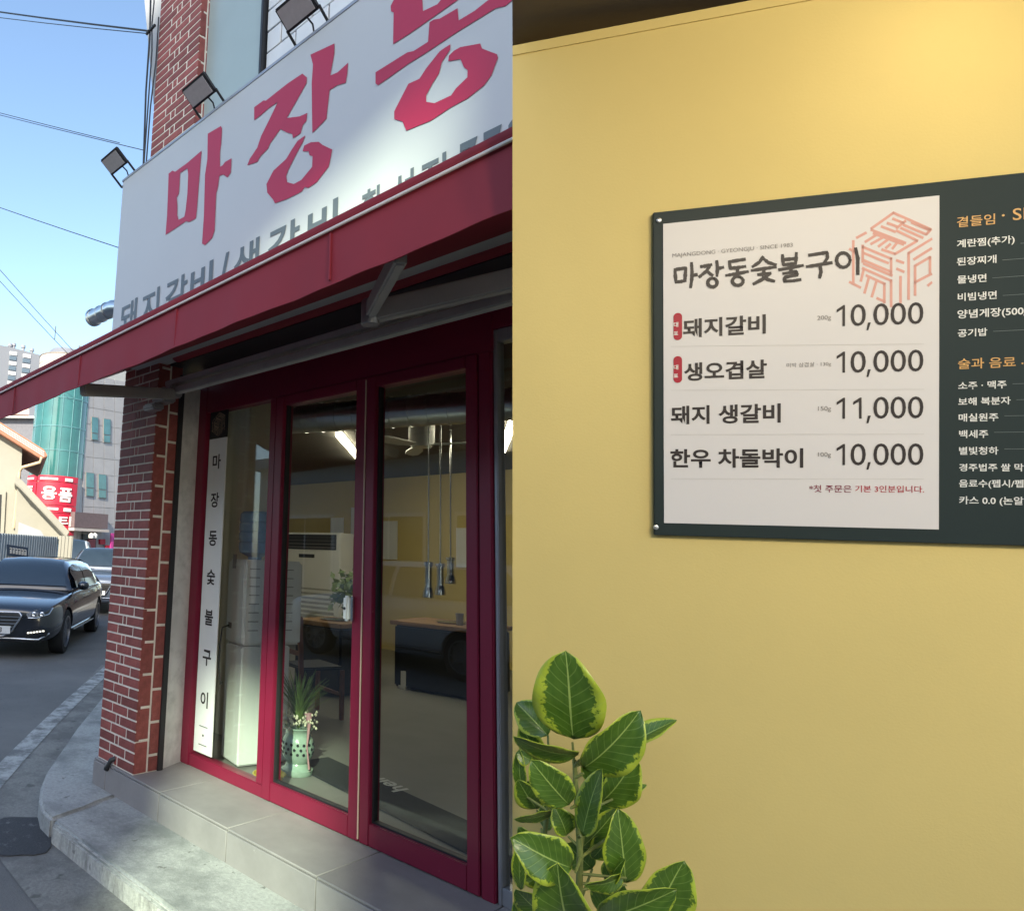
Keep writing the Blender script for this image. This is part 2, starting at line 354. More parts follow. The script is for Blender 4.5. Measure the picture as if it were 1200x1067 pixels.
pillar(SZ, 3.18, -4.41, -3.95, 2.43, 2.63, 0)
pillar(4.25, 6.30, -4.39, -3.80, 2.50, 2.62, 0, 1)
# --- jamb, guide rail
bm = MB(); bm.prism([V((-3.958, 2.65, SZ)), V((-4.03, 2.86, SZ)), V((-4.45, 2.86, SZ)), V((-4.40, 2.65, SZ))], (0, 0, 2.9 - SZ)); bm.build('jamb', 'jamb', shop)
bm = MB(); bm.box((-3.965, 2.606, SZ), (-3.935, 2.648, 2.95)); bm.build('guide_rail', 'dark', shop, bevel=.003)
# --- red frames and glazing
HT = 2.665
bm = MB(); bm.box((-4.03, 2.845, SZ), (-3.935, 2.935, 3.02)); bm.box((-3.935, 2.848, 2.715), (-1.66, 2.932, 3.02)); bm.box((-3.935, 2.85, SZ), (-3.176, 2.93, .362))
bm.box((-3.236, 2.846, .362), (-3.176, 2.934, 2.715)); bm.box((-1.735, 2.845, SZ), (-1.668, 2.935, 2.715)); bm.build('door_frame', 'red', shop, bevel=.005)
gl1 = MB(); gl1.box((-3.94, 2.885, .355), (-3.23, 2.891, 2.72)); gl1.build('window_pane', 'glass', shop)
for a, b, wd in ((-3.172, -2.428, .07), (-2.421, -1.739, .062)):
    bm = MB(); bm.box((a, 2.84, SZ + .006), (a + wd, 2.928, 2.712)); bm.box((b - wd, 2.84, SZ + .006), (b, 2.928, 2.712))
    bm.box((a + wd, 2.842, SZ + .006), (b - wd, 2.926, .398)); bm.box((a + wd, 2.842, HT - .01), (b - wd, 2.926, 2.712)); dr = bm.build('door', 'red', shop, bevel=.004)
    g = MB(); g.box((a + wd - .006, 2.882, .392), (b - wd + .006, 2.888, HT)); g.build('glass_pane', 'glass', dr)
    gk = MB()
    for (p, q) in (((a + wd, .398), (a + wd + .009, HT - .01)), ((b - wd - .009, .398), (b - wd, HT - .01))): gk.box((p[0], 2.866, p[1]), (q[0], 2.90, q[1]))
    gk.box((a + wd + .009, 2.866, .398), (b - wd - .009, 2.90, .407)); gk.build('gasket', 'dark', dr)
    if a < -3:
        h = MB(); p0 = on_y(404.5, 697, 2.825); p1 = on_y(417, 728, 2.825); h.box((p0.x, 2.80, p1.z), (p0.x + .042, 2.838, p0.z)); h.build('push_plate', 'white', dr, bevel=.012)
        h = MB(); h.box((p0.x + .046, 2.815, p1.z), (p0.x + .062, 2.838, p0.z)); h.build('handle', 'steel', dr, bevel=.004)
        h = MB(); h.tube([(p0.x + .02, 2.797, (p0.z + p1.z) / 2 + .0), (p0.x + .02, 2.803, (p0.z + p1.z) / 2)], .008); h.build('button', 'dark', dr)
        h = MB(); h.box((b - .0015, 2.836, SZ + .02), (b + .0045, 2.842, 2.70)); h.build('edge_seal', mat('pale_seal', (.55, .38, .30), .6), dr)
# side light beyond the doors, grey aluminium
bm = MB(); bm.box((-1.664, 2.86, SZ), (-1.645, 2.93, 2.82)); bm.box((-1.645, 2.862, SZ), (-.2, 2.928, .36)); bm.box((-1.645, 2.862, 2.76), (-.2, 2.928, 2.82)); bm.box((-.25, 2.86, .36), (-.2, 2.93, 2.76)); sl = bm.build('side_light', 'alu', shop, bevel=.004)
g = MB(); g.box((-1.647, 2.89, .355), (-.248, 2.896, 2.765)); g.build('glass_pane', 'glass', sl)
bm = MB(); bm.box((-1.664, 2.85, 2.822), (-.2, 2.93, 3.02)); bm.build('header', 'red', shop)
bm = MB(); bm.box((-.2, 2.84, .1), (3, 2.97, 3.02)); bm.build('wall', 'greywall', shop)
# --- shell: interior
SIDEW = [V((-4.45, 2.90, 0)), V((-12.3, 8.8, 0))]
bm = MB(); bm.prism([V((-4.42, 2.94, .1)), V((3, 2.94, .1)), V((3, 9.3, .1)), V((-12.6, 9.3, .1))], (0, 0, .19)); bm.build('interior_floor', 'floor', shop)
bm = MB(); bm.prism([V((-4.42, 2.94, CZ)), V((3, 2.94, CZ)), V((3, 9.3, CZ)), V((-12.6, 9.3, CZ))], (0, 0, .2)); bm.build('interior_ceiling', 'ceil', shop)
bm = MB(); bm.box((-12.6, 9.0, .1), (3, 9.2, CZ)); bm.build('back_wall', 'yellow', shop)
bm = MB(); bm.prism([V((-4.45, 2.95, .1)), V((-12.5, 9.0, .1)), V((-12.6, 8.85, .1)), V((-4.55, 2.83, .1))], (0, 0, CZ - .1)); bm.build('side_wall', 'cream', shop)
bm = MB(); bm.box((2.8, 2.95, .1), (3, 9.0, CZ)); bm.build('inner_wall', 'yellow', shop)
bm = MB(); bm.box((-4.78, 3.5, .29), (-4.22, 3.92, CZ)); bm.build('column', 'cream', shop, bevel=.006)
# --- upper storey
bm = MB(); bm.box((-4.39, 2.62, 3.28), (3, 9, 8.2)); bm.build('upper_wall', 'greywall', shop)
bm = MB(); bm.box((-4.39, 2.52, 3.0), (3, 2.61, 4.0)); bm.box((-4.39, 2.612, 3.022), (3, 2.93, 3.06)); bm.build('fascia', 'dark', shop)
a = on_y(240, 80, 2.58); b = on_y(308, 60, 2.58); e = on_y(227, 100, 2.58)
bm = MB(); bm.box((a.x, 2.575, 4.0), (b.x, 2.61, 6.4)); wn = bm.build('upper_window', 'upwin', shop)
for x0, x1, m_ in ((e.x, a.x - .05, 'dark'), (a.x - .05, a.x, 'jamb'), (b.x, b.x + .03, 'dark')):
    q = MB(); q.box((x0 + .002, 2.545, 4.0), (x1, 2.615, 6.4)); q.build('window_frame', m_, wn, bevel=.004)
x = b.x + .04
for r_ in range(12):
    z = 4.2 + r_ * .155; xx = x - (.14 if r_ % 2 else 0)
    while xx < -.6:
        q = MB(); q.box((max(xx, x) + .004, 2.578 - random.uniform(0, .006), z), (xx + .276, 2.625, z + .147)); q.build('wall_tile', 'whitetile', shop, bevel=.004, seg=1); xx += .284
# grey overhang of the side facade, far left top
y0 = 3.05; pl = [on_y(*q, y0) for q in ((164, -60), (196, -60), (184, 60), (180, 122))]
bm = MB(); bm.prism(pl, (-.1, .6, 0)); bm.build('eave', 'greywall', shop)

# ================================================================== SHADE: an unseen tall block added far behind the camera blocks the sun; low shops across the street
PERP = V((.8, .6, 0)); FA = 40.0; tan_el = math.tan(R_(SUN_EL))
opp = thing('sun_blocker', SUN_H * FA, 'unseen tall block added to shade the street corner, with tinted openings for light patches', 'building')
K['opp'] = mat('pale_render', (.52, .49, .44), .85, var=.07, scale=2, bump=.1)
hz = FA * tan_el
openings = [(-1.36, hz + .9, -.34, hz + 3.92), (-.92, hz + 4.42, .10, hz + 5.6)]  # gaps shaped to throw light patches on step, doors and sign
bx0, bx1, bh = -9.2, 5.2, hz + 10.5
xs = sorted({bx0, bx1} | {o_[0] for o_ in openings} | {o_[2] for o_ in openings}); zs = sorted({0., bh} | {o_[1] for o_ in openings} | {o_[3] for o_ in openings})
def far_box(bm, x0, x1, z0, z1, a0, a1): bm.obox(PERP * ((x0 + x1) / 2) + SUN_H * ((a0 + a1) / 2) + V((0, 0, (z0 + z1) / 2)), (PERP, SUN_H, (0, 0, 1)), ((x1 - x0) / 2, (a1 - a0) / 2, (z1 - z0) / 2))
bm = MB()
for i in range(len(xs) - 1):
    for j in range(len(zs) - 1):
        c = ((xs[i] + xs[i + 1]) / 2, (zs[j] + zs[j + 1]) / 2)
        if any(o_[0] < c[0] < o_[2] and o_[1] < c[1] < o_[3] for o_ in openings): continue
        far_box(bm, xs[i], xs[i + 1], zs[j], zs[j + 1], FA, FA + .6)
bm.build('wall', 'opp', opp)
for o_ in openings:
    g = MB(); far_box(g, o_[0] + .001, o_[2] - .001, o_[1] + .001, o_[3] - .001, FA + .2, FA + .22); g.build('light_patch_pane', 'gtint', opp)  # tinted panes: sun through them stands in for window reflections
wg = mat('dark_window', (.03, .035, .04), .08, var=.1)
for r_ in range(9):
    for c in range(5):
        x0 = bx0 + .8 + c * 2.9; z0 = 2.0 + r_ * 3.2
        if x0 + 1.9 > -1.6 and x0 < .4: continue
        g = MB(); far_box(g, x0, x0 + 1.9, z0, z0 + 1.6, FA - .05, FA + .001); g.build('window', wg, opp)
low = thing('opposite_shop', (-1, -8, 0), 'low pale shop across the street seen mirrored in the doors', 'building')
bm = MB(); bm.box((-16, -14, 0), (12, -8, 4.3)); bm.build('wall', 'opp', low)
bm = MB(); bm.box((-16.2, -14, 4.302), (12.2, -7.6, 4.6)); bm.build('parapet', 'greywall', low)
for c in range(9):
    x0 = -15 + c * 3
    fr = MB(); fr.box((x0, -8.05, .5 if c % 3 else .05), (x0 + 2.2, -7.96, 2.9)); fo = fr.build('window', 'white', low)
    for k_ in range(2):
        g = MB(); g.box((x0 + .08 + k_ * 1.06, -7.98, .6 if c % 3 else .15), (x0 + 1.04 + k_ * 1.06 + .02, -7.94, 2.8)); g.build('pane', wg, fo)

# ================================================================== SIGN
SY = 2.20; ST = 4.392; SX0 = -4.245; SX1 = .55
sg = thing('shop_sign', (-2, SY, 3.2), 'long white sign board with big red brush lettering above the awning', 'sign')
bm = MB(); bm.box((SX0, SY, 3.0), (SX1, 2.50, ST)); bm.build('panel', 'sign', sg, bevel=.006)
bm = MB(); bm.box((SX0 - .003, SY - .004, ST - .012), (SX1, SY + .02, ST + .006)); bm.build('edge_trim', 'alu', sg)
def zz(pts, ox, oy, s): return [(ox + x / s, oy + y / s) for x, y in pts]
def on_sign(loops, material, off=.003, name='lettering'):
    P = lambda x, y: on_y(x, y, SY - off)
    l2 = [[(P(x, y).x, P(x, y).z) for x, y in lp] for lp in loops]
    me = shapes_mesh(l2, lambda a, b: V((a, SY - off, b))); return link(name, me, material, sg)
A = lambda p: zz(p, 180, 60, 4.446); B = lambda p: zz(p, 150, 0, 2.667); C = lambda p: zz(p, 440, 0, 5.927)
on_sign([A([(78, 636), (98, 620), (112, 626), (175, 580), (250, 516), (246, 560), (238, 660), (225, 830), (220, 868), (185, 888), (168, 884), (62, 955), (70, 850), (76, 700)]),
         A([(138, 632), (176, 608), (180, 640), (176, 740), (166, 830), (160, 860), (130, 876), (123, 850), (124, 800), (120, 760), (132, 740)])], 'signred')
on_sign([A([(282, 428), (350, 388), (356, 400), (352, 480), (346, 520), (346, 600), (360, 592), (372, 575), (406, 556), (404, 600), (402, 630), (384, 656), (362, 640), (342, 648), (336, 700), (326, 740), (318, 930), (305, 970), (268, 1008), (252, 1000), (262, 850), (268, 640), (280, 560)])], 'signred')
on_sign([A([(524, 290), (572, 255), (585, 256), (640, 212), (700, 165), (775, 115), (798, 135), (796, 165), (740, 265), (694, 346), (760, 338), (800, 320), (796, 360), (776, 385), (766, 425), (726, 452), (722, 430), (690, 420), (660, 404), (640, 432), (606, 480), (596, 505), (556, 545), (540, 575), (488, 592), (500, 560), (540, 500), (560, 440), (600, 360), (646, 264), (600, 295), (560, 330), (524, 358)])], 'signred')
on_sign([B([(570, 170), (645, 135), (645, 165), (632, 235), (655, 225), (688, 195), (685, 230), (680, 258), (655, 265), (630, 280), (620, 370), (576, 415), (574, 260), (578, 200)])], 'signred')
on_sign([A([(790, 436), (778, 470), (740, 540), (700, 620), (690, 650), (696, 680), (730, 690), (770, 668), (800, 632), (826, 600), (828, 545), (812, 540), (808, 520), (776, 520), (784, 490), (820, 472), (860, 470), (880, 486), (930, 510), (925, 540), (912, 600), (880, 640), (850, 680), (806, 710), (786, 706), (770, 730), (694, 768), (632, 790), (622, 770), (592, 735), (588, 690), (624, 620), (690, 560), (720, 510), (750, 465)])], 'signred')
on_sign([C([(130, -8), (105, 40), (108, 78), (126, 85), (122, 305), (240, 230), (560, 5), (600, -30), (470, -24), (430, 28), (330, 75), (325, -20), (300, -30)])], 'signred')
on_sign([C([(0, 500), (220, 362), (265, 352), (365, 288), (375, 152), (405, 134), (445, 128), (570, 55), (578, 140), (690, 72), (775, 5), (860, -50), (1000, -80), (1010, -30), (950, 0), (900, 42), (835, 55), (560, 225), (340, 372), (230, 440), (18, 590), (0, 578)])], 'signred')
on_sign([C([(520, 306), (480, 330), (445, 355), (350, 475), (305, 545), (228, 580), (130, 770), (130, 825), (188, 842), (214, 905), (310, 865), (380, 838), (520, 745), (640, 680), (755, 590), (805, 520), (850, 400), (845, 375), (740, 335), (728, 300), (590, 325), (545, 350), (510, 385), (505, 424), (590, 408), (615, 465), (640, 485), (638, 535), (560, 610), (525, 660), (410, 714), (352, 705), (352, 660), (400, 570), (440, 510), (460, 430), (500, 370), (518, 345)])], 'signred')
def sign_glyph(ch, xa, xb, ytop, h, wfac=1., ztop=None):
    a = on_y(xa, ytop, SY - .003); b = on_y(xb, ytop, SY - .003); zt = ztop
    place_text('lettering', ch, 'signgrey', sg, V((a.x, SY - .003, zt - h)), (1, 0, 0), (0, 0, 1), width=b.x - a.x, height=h, bold=.02)
for ch, xa, xb in (('돼', 142, 160.5), ('지', 167, 187), ('갈', 195, 219.5), ('비', 224, 249.5), ('/', 258, 268.5), ('생', 275, 304), ('갈', 315, 351), ('비', 361, 396)):
    sign_glyph(ch, xa, xb, 330 - (xa - 195) * .5, .225, ztop=3.402)
for ch, xa, xb in (('황', 424, 449), ('성', 459, 485), ('점', 493, 523), ('7', 539, 560), ('7', 567, 589), ('2', 596, 618)):
    sign_glyph(ch, xa, xb, 215, .185, ztop=3.365)

# ================================================================== FLOOD LAMPS on the sign's top edge
def flood(px, py, wpx, label):
    b = on_y(px, py, SY + .03); t = thing('flood_lamp', (b.x, SY + .05, ST), label, 'lamp', 'flood lamps along the sign top')
    s = .19; X = V((1, 0, 0)); o = V((0, -.80, .60)).normalized(); nrm = V((0, -.60, -.80)).normalized()   # head leans out over the sign, lens down
    c = V((b.x, SY - .085, ST + .115))
    q = MB(); q.obox(c, (X, o, nrm), (s * .60, s * .34, .015)); h = q.build('housing', 'dark', t, bevel=.006)
    q = MB(); q.obox(c + nrm * .0165, (X, o, nrm), (s * .53, s * .27, .003)); q.build('lens', 'lampglass', h)
    q = MB()
    for k in range(7): q.obox(c - nrm * .026 + X * ((k - 3) * .026), (X, o, nrm), (.004, s * .30, .012))
    q.build('cooling_fin', 'dark', h)
    q = MB(); e = c - o * (s * .26)
    for sx in (-1, 1):
        q.tube([e + X * (sx * s * .62), V((b.x + sx * s * .62, SY + .05, ST + .012))], .008, 8)
    q.tube([V((b.x - s * .62, SY + .05, ST + .012)), V((b.x + s * .62, SY + .05, ST + .012))], .008, 8); q.tube([V((b.x, SY + .05, ST + .0)), V((b.x, SY + .05, ST + .03))], .014, 8)
    q.tube([c - nrm * .02, V((b.x + .02, SY + .01, ST + .07)), V((b.x, SY + .05, ST + .02))], .005, 6); q.build('bracket', 'dark', t)
flood(150, 200, 32, 'black flood lamp at the outer left end of the white sign against sky')
flood(250, 132, 40, 'black flood lamp on the white sign in front of the brick pillar')
flood(366, 45, 46, 'black flood lamp on the white sign in front of white wall tiles')

# ================================================================== AWNING
aw = thing('awning', (-2.2, 2.42, 2.7), 'dark red folding arm awning over the shop front', 'awning')
FY = 1.50
fl = on_y(-140, 527.5, FY); fr_ = on_y(640, 152.2, FY)      # the piping line, extended past both frame edges
fl = on_y(0, 463, FY) + (on_y(0, 463, FY) - on_y(600, 171, FY)) * .12; fr_ = on_y(600, 171, FY) + (on_y(600, 171, FY) - on_y(0, 463, FY)) * .03
UX = (fr_ - fl).normalized(); UP = V((0, 0, 1)); OUT = V((0, -1, 0))
L_ = (fr_ - fl).length
def awpt(s, o, z): return fl + UX * s + OUT * o + UP * z
q = MB(); n_ = 40; secs = []
prof = [(.0, .036), (.020, .035), (.036, .027), (.038, .012), (.030, 0), (.022, -.012)]
for i in range(n_ + 1):
    s = L_ * i / n_; secs.append([awpt(s, o, z) for o, z in prof] + [awpt(s, -.04, -.012), awpt(s, -.04, .032)])
q.loft(secs, closed=True); q.build('front_bar', 'awning', aw, smooth=50)
q = MB(); secs = []
for i in range(n_ * 3 + 1):                       # valance with a faint hang
    s = L_ * i / (n_ * 3); w1 = .003 * math.sin(s * 5.2) + .002 * math.sin(s * 13 + 1) + .0012 * math.sin(s * 31); dz = .160 + .014 * (s / L_)
    secs.append([awpt(s, .024 + k * w1 * 1.6, -.014 - dz * k) for k in (0, .25, .5, .75, 1)] + [awpt(s, .018 + k * w1 * 1.6, -.014 - dz * k) for k in (1, .5, 0)])
q.loft(secs, closed=True); q.build('valance', 'awning', aw, smooth=60)
for sm in (.75, 1.62, 2.49, 3.36):                 # stitched seams of the valance
    q = MB(); q.box((0, 0, 0), (0, 0, 0)); q = MB(); q.obox(awpt(sm, .0275, -.094), (UX, OUT, UP), (.0035, .0035, .078)); q.build('seam', 'awning', aw)
q = MB(); q.tube([awpt(0, .034, -.006), awpt(L_, .034, -.006)], .0052, 8); q.build('piping', 'piping', aw)
# canopy from the wall roller to the front bar
WY = 2.47; wz = 3.05
q = MB(); secs = []
for i in range(n_ + 1):
    s = L_ * i / n_; p = awpt(s, -.02, .024); t = V((p.x, WY, wz))
    row = [p.lerp(t, k / 8) - UP * (.03 * math.sin(math.pi * k / 8)) for k in range(9)]
    secs.append(row + [r_ + UP * .004 for r_ in reversed(row)])
q.loft(secs, closed=True); q.build('canopy', 'awning', aw, smooth=60)
q = MB(); a, b = on_y(196, 462, 2.40), on_y(640, 338, 2.40); zb = 2.745
q.box((a.x - .02, 2.36, zb - .022), (-.55, 2.41, zb + .022)); q.box((a.x, 2.375, zb + .05), (-.55, 2.43, zb + .085)); q.build('wall_bar', mat('bar_coat', (.38, .37, .36), .45), aw, bevel=.005)
q = MB(); q.tube([V((a.x, 2.46, 3.03)), V((-.55, 2.46, 3.03))], .05, 16); q.build('roller', 'awning', aw, smooth=50)
# left arm, straight out
K['arm'] = mat('grey_powder_coat', (.36, .35, .35), .45, var=.05)
def arm(p, q_, w0=.028, h0=.045, m_='arm', name='arm'):
    p, q_ = V(p), V(q_); t = (q_ - p).normalized(); s = t.cross(UP).normalized(); u = s.cross(t)
    k = MB(); k.obox((p + q_) / 2, (t, s, u), ((q_ - p).length / 2, w0, h0)); return k.build(name, m_, aw, bevel=.008)
p0 = on_y(203, 461, 2.36); p1 = on_y(96, 456, FY + .05)
arm(p0, p1, .02, .034)
# right folding arm: elbow in view
el = on_y(434, 366, 1.98); w0_ = on_y(640, 318, 2.34); f0 = on_y(470, 296, FY + .06)
arm(el, w0_, .024, .042); arm(el + V((0, 0, .01)), f0, .02, .036)
k = MB(); k.lathe([(.0, -.05), (.034, -.05), (.036, -.045), (.036, .045), (.034, .05), (0, .05)], el, 16); k.build('elbow_joint', 'alu', aw, smooth=40)
# bracket of the left arm at the brick pillar
k = MB(); c = on_y(193, 462, 2.37); k.box((c.x - .10, 2.33, c.z - .05), (c.x + .04, 2.44, c.z + .045)); k.box((c.x - .16, 2.30, c.z - .10), (c.x - .02, 2.39, c.z - .055)); k.box((c.x + .06, 2.33, c.z - .03), (c.x + .13, 2.43, c.z + .05)); k.build('bracket', 'alu', aw, bevel=.012)
k = MB(); k.tube([(c.x - .03, 2.325, c.z), (c.x - .03, 2.30, c.z)], .016, 12); k.build('bolt', 'steel', aw)

# wall duct elbow behind the sign's left edge
du = thing('vent_duct', on_y(120, 372, 2.8), 'short silver vent duct poking out beside the sign', 'duct')
a = on_y(109, 372, 2.75); k = MB(); k.tube([a, a + V((.35, .02, .01)), a + V((.55, .15, .0))], [.075, .075, .075], 20, caps=False); k.tube([a + V((.0, 0, 0)), a + V((.03, 0, 0))], [.084, .084], 20); k.build('pipe', 'duct', du, smooth=40)
k = MB(); k.tube([a + V((-.002, 0, 0)), a + V((.02, 0, 0))], [.07, .07], 20); k.build('opening', 'black', du)
for s in (.14, .26):
    k = MB(); k.tube([a + V((s, .008, .004)), a + V((s + .018, .009, .005))], [.079, .079], 20); k.build('clamp_ring', 'duct', du, smooth=40)

# ================================================================== VERTICAL STRIP SIGN inside the fixed pane
st = thing('strip_sign', on_y(236, 881, 2.872), 'narrow white vertical strip sign with black lettering behind the fixed pane', 'sign')
SP = 2.868; sa, sb = on_y(226, 878, SP), on_y(246.5, 886, SP); ta, tb = on_y(248, 482, SP), on_y(268, 480, SP)
X0, X1 = (sa.x + ta.x) / 2 + .0, (sb.x + tb.x) / 2; Z0, Z1 = sb.z, ta.z; ZM = on_y(255, 513, SP).z
k = MB(); k.box((X0, SP, Z0), (X1, SP + .008, ZM)); k.build('panel', 'white', st)
k = MB(); k.box((X0, SP - .001, ZM + .001), (X1, SP + .008, Z1)); k.build('emblem_panel', 'black', st)
for ch, px, py in (('마', 255.4, 540), ('장', 253.4, 585), ('동', 250.3, 630), ('숯', 247.3, 675.5), ('불', 243.3, 722.5), ('구', 242.5, 770), ('이', 239.7, 819)):
    c = on_y(px, py, SP - .001); h = .105
    place_text('lettering', ch, 'ink', st, V(((X0 + X1) / 2 - h * .45, SP - .0015, c.z - h / 2)), (1, 0, 0), (0, 0, 1), width=h * .9 if ch != '이' else h * .8, height=h, bold=.022)
for py, wd, hh in ((850, .09, .004), (860.5, .012, .012), (872, .09, .004)):
    c = on_y(237, py, SP); k = MB(); k.box(((X0 + X1) / 2 - wd / 2, SP - .002, c.z - hh / 2), ((X0 + X1) / 2 + wd / 2, SP + .001, c.z + hh / 2)); k.build('lettering', 'ink', st)
# the seal emblem: strokes traced once, used on the strip and on the menu board
SEAL = [((530, 110), (325, 255)), ((530, 110), (875, 262)), ((325, 268), (640, 388)), ((345, 300), (620, 402)), ((745, 372), (545, 490)), ((545, 490), (425, 450)), ((525, 165), (625, 205)), ((475, 205), (570, 240)), ((420, 237), (545, 285)),
        ((640, 185), (560, 250)), ((700, 200), (860, 270)), ((625, 222), (830, 308)), ((600, 250), (800, 340)), ((560, 275), (752, 368)), ((875, 265), (835, 308)), ((375, 312), (270, 378)), ((430, 338), (322, 398)), ((485, 352), (392, 420)), ((560, 390), (520, 440)), ((500, 400), (460, 435)),
        ((275, 295), (190, 340)), ((158, 370), (158, 770)), ((125, 445), (165, 470)), ((125, 750), (222, 800)), ((245, 412), (245, 565)), ((245, 425), (510, 535)), ((250, 480), (480, 575)), ((245, 545), (505, 655)), ((255, 580), (515, 690)), ((508, 530), (508, 690)),
        ((245, 622), (508, 738)), ((508, 735), (508, 975)), ((252, 640), (228, 740)), ((280, 690), (450, 768)), ((445, 768), (445, 940)), ((300, 715), (262, 850)), ((370, 750), (330, 885)), ((378, 900), (450, 932)),
        ((560, 550), (622, 572)), ((562, 628), (625, 655)), ((595, 700), (595, 940)), ((670, 482), (670, 908)), ((670, 482), (885, 352)), ((720, 540), (880, 440)), ((730, 600), (730, 870)), ((730, 600), (868, 520)), ((868, 520), (868, 678)), ((730, 752), (880, 675)), ((850, 782), (885, 755))]
def seal_mesh(to3d, wd=13):
    k = MB()
    for a, b in SEAL:
        a, b = np.array(a, float), np.array(b, float); t = (b - a) / np.linalg.norm(b - a); s = np.array([-t[1], t[0]]) * wd; a = a - t * wd * .6; b = b + t * wd * .6
        k.add([to3d(*(a + s)), to3d(*(b + s)), to3d(*(b - s)), to3d(*(a - s))], [(0, 1, 2, 3)])
    return k
hh = (Z1 - ZM) * .86
k = seal_mesh(lambda x, y: V(((X0 + X1) / 2 + (x - 505) / 890 * hh, SP - .002 - .0000004 * x, (ZM + Z1) / 2 - (y - 540) / 890 * hh)), 12); k.build('emblem', mat('tan_print', (.34, .24, .17), .6), st, recalc=False)

# ================================================================== RESTAURANT INTERIOR
FZ = .29
# water dispenser seen from its back
wd = thing('water_dispenser', on_z(300, 895, FZ), 'white water dispenser standing just inside the fixed pane', 'dispenser')
c0 = on_z(277.5, 900, FZ); ang = R_(10); ux = V((.97, -.24, 0)).normalized(); uy = V((-ux.y, ux.x, 0))
def wbox(bm, a0, a1, b0, b1, z0, z1): bm.obox(c0 + ux * (-(a0 + a1) / 2) + uy * ((b0 + b1) / 2) + V((0, 0, (z0 + z1) / 2 - FZ)), (ux, uy, (0, 0, 1)), ((a1 - a0) / 2, (b1 - b0) / 2, (z1 - z0) / 2))
zs_ = on_y(288, 757, c0.y).z; zt_ = on_y(290, 655, c0.y).z
k = MB(); wbox(k, 0, .27, 0, .38, FZ + .012, zs_ - .006); k.build('lower_body', 'white', wd, bevel=.01)
k = MB(); wbox(k, -.012, .275, -.008, .46, zs_, zt_); ub = k.build('upper_body', 'white', wd, bevel=.018)
for i in range(8):
    z = zs_ + .10 + i * .06; k = MB(); wbox(k, -.0155, -.010, .03, .11, z, z + .008); wbox(k, -.0155, -.010, .14, .38, z, z + .008); k.build('vent_slot', mat('slot_grey', (.38, .38, .36), .6) if i == 0 else bpy.data.materials['slot_grey'], ub)
k = MB(); wbox(k, .14, .19, -.012, -.006, zs_ + .52, zs_ + .62); k.build('rating_label', 'alu', ub)
k = MB(); wbox(k, .17, .22, -.012, -.006, zs_ + .10, zs_ + .14); k.build('socket', 'inkgrey', ub)
p = c0 - ux * .2 + uy * -.012; k = MB(); k.tube([p + V((0, 0, zs_ + .12 - FZ)), p + V((-.04, -.03, zs_ + .10 - FZ)), p + V((-.06, -.03, zs_ - .02 - FZ)), p + V((-.075, -.02, zs_ - .18 - FZ)), p + V((-.06, -.01, zs_ - .30 - FZ)), p + V((-.04, -.01, zs_ - .28 - FZ))], .006, 8); k.build('power_cord', 'black', wd, smooth=60)
bt = thing('water_bottle', c0 - ux * .15 + uy * .2 + V((0, 0, zt_ - FZ)), 'blue ribbed water bottle upside down on the dispenser', 'bottle')
bz = zt_; bc = c0 - ux * .20 + uy * .17; bc.z = 0
K['bottle'] = mat('blue_bottle', (.22, .40, .66), .25, var=.08, scale=4, coat=.3)
prof = [(.05, bz - .02), (.05, bz + .02), (.115, bz + .05), (.125, bz + .08), (.125, bz + .12), (.117, bz + .13), (.125, bz + .14), (.125, bz + .19), (.117, bz + .20), (.125, bz + .21), (.125, bz + .26), (.117, bz + .27), (.125, bz + .28), (.122, bz + .33), (.10, bz + .35), (0, bz + .352)]
k = MB(); k.lathe(prof, bc, 28); k.build('bottle_body', 'bottle', bt, smooth=35)
# celadon vase with spiky plant
vs = on_z(348, 905, FZ); vt = thing('flower_vase', vs, 'pale green openwork vase with spiky leaves and flowers on the floor', 'vase')
K['celadon'] = mat('celadon_glaze', (.30, .40, .33), .2, var=.1, scale=12, coat=.4)
sv = .98
prof = [(.10, 0), (.108, .01), (.108, .035), (.085, .05), (.075, .075), (.085, .085), (.105, .13), (.112, .18), (.10, .23), (.085, .255), (.088, .28), (.105, .30), (.10, .305), (0, .29)]
k = MB(); k.lathe([(r_ * sv, z * sv) for r_, z in prof], vs, 32); vb = k.build('vase_body', 'celadon', vt, smooth=40)
k = MB()
for r_ in range(3):
    for j in range(16):
        a = 2 * math.pi * (j + .5 * (r_ % 2)) / 16; rr = (.108, .1125, .109)[r_] * sv; z = (.145, .175, .205)[r_] * sv; dirv = V((math.cos(a), math.sin(a), 0)); k.lathe([(0, -.002), (.0095, -.002), (.0095, .002), (0, .002)], vs + dirv * rr + V((0, 0, z)), 8, dirv)
k.build('openwork_hole', 'black', vb)
def blades(n, base, h, spread, seed, w0=.014):
    rnd = random.Random(seed); k = MB()
    for i in range(n):
        a = rnd.uniform(0, 6.28); hh_ = h * rnd.uniform(.55, 1); sp = spread * rnd.uniform(.2, 1); dv = V((math.cos(a), math.sin(a), 0)); sd = V((-dv.y, dv.x, 0)); pts = []
        for j in range(6):
            t = j / 5; c = base + dv * (sp * t * t + .02 * t) + V((0, 0, hh_ * (t - .18 * t * t * sp / spread))); w_ = w0 * (1 - t) ** .7 + .0006
            pts += [c - sd * w_ + dv * .003, c, c + sd * w_ + dv * .003]
        k.add(pts, [f_ for j in range(5) for f_ in ((j * 3, j * 3 + 1, j * 3 + 4, j * 3 + 3), (j * 3 + 1, j * 3 + 2, j * 3 + 5, j * 3 + 4))])
    return k
K['blade'] = mat('spiky_leaf', (.13, .19, .055), .5, var=.35, scale=9)
blades(80, vs + V((0, 0, .29)), .41, .20, 3, .0095).build('leaves', 'blade', vt, recalc=False)
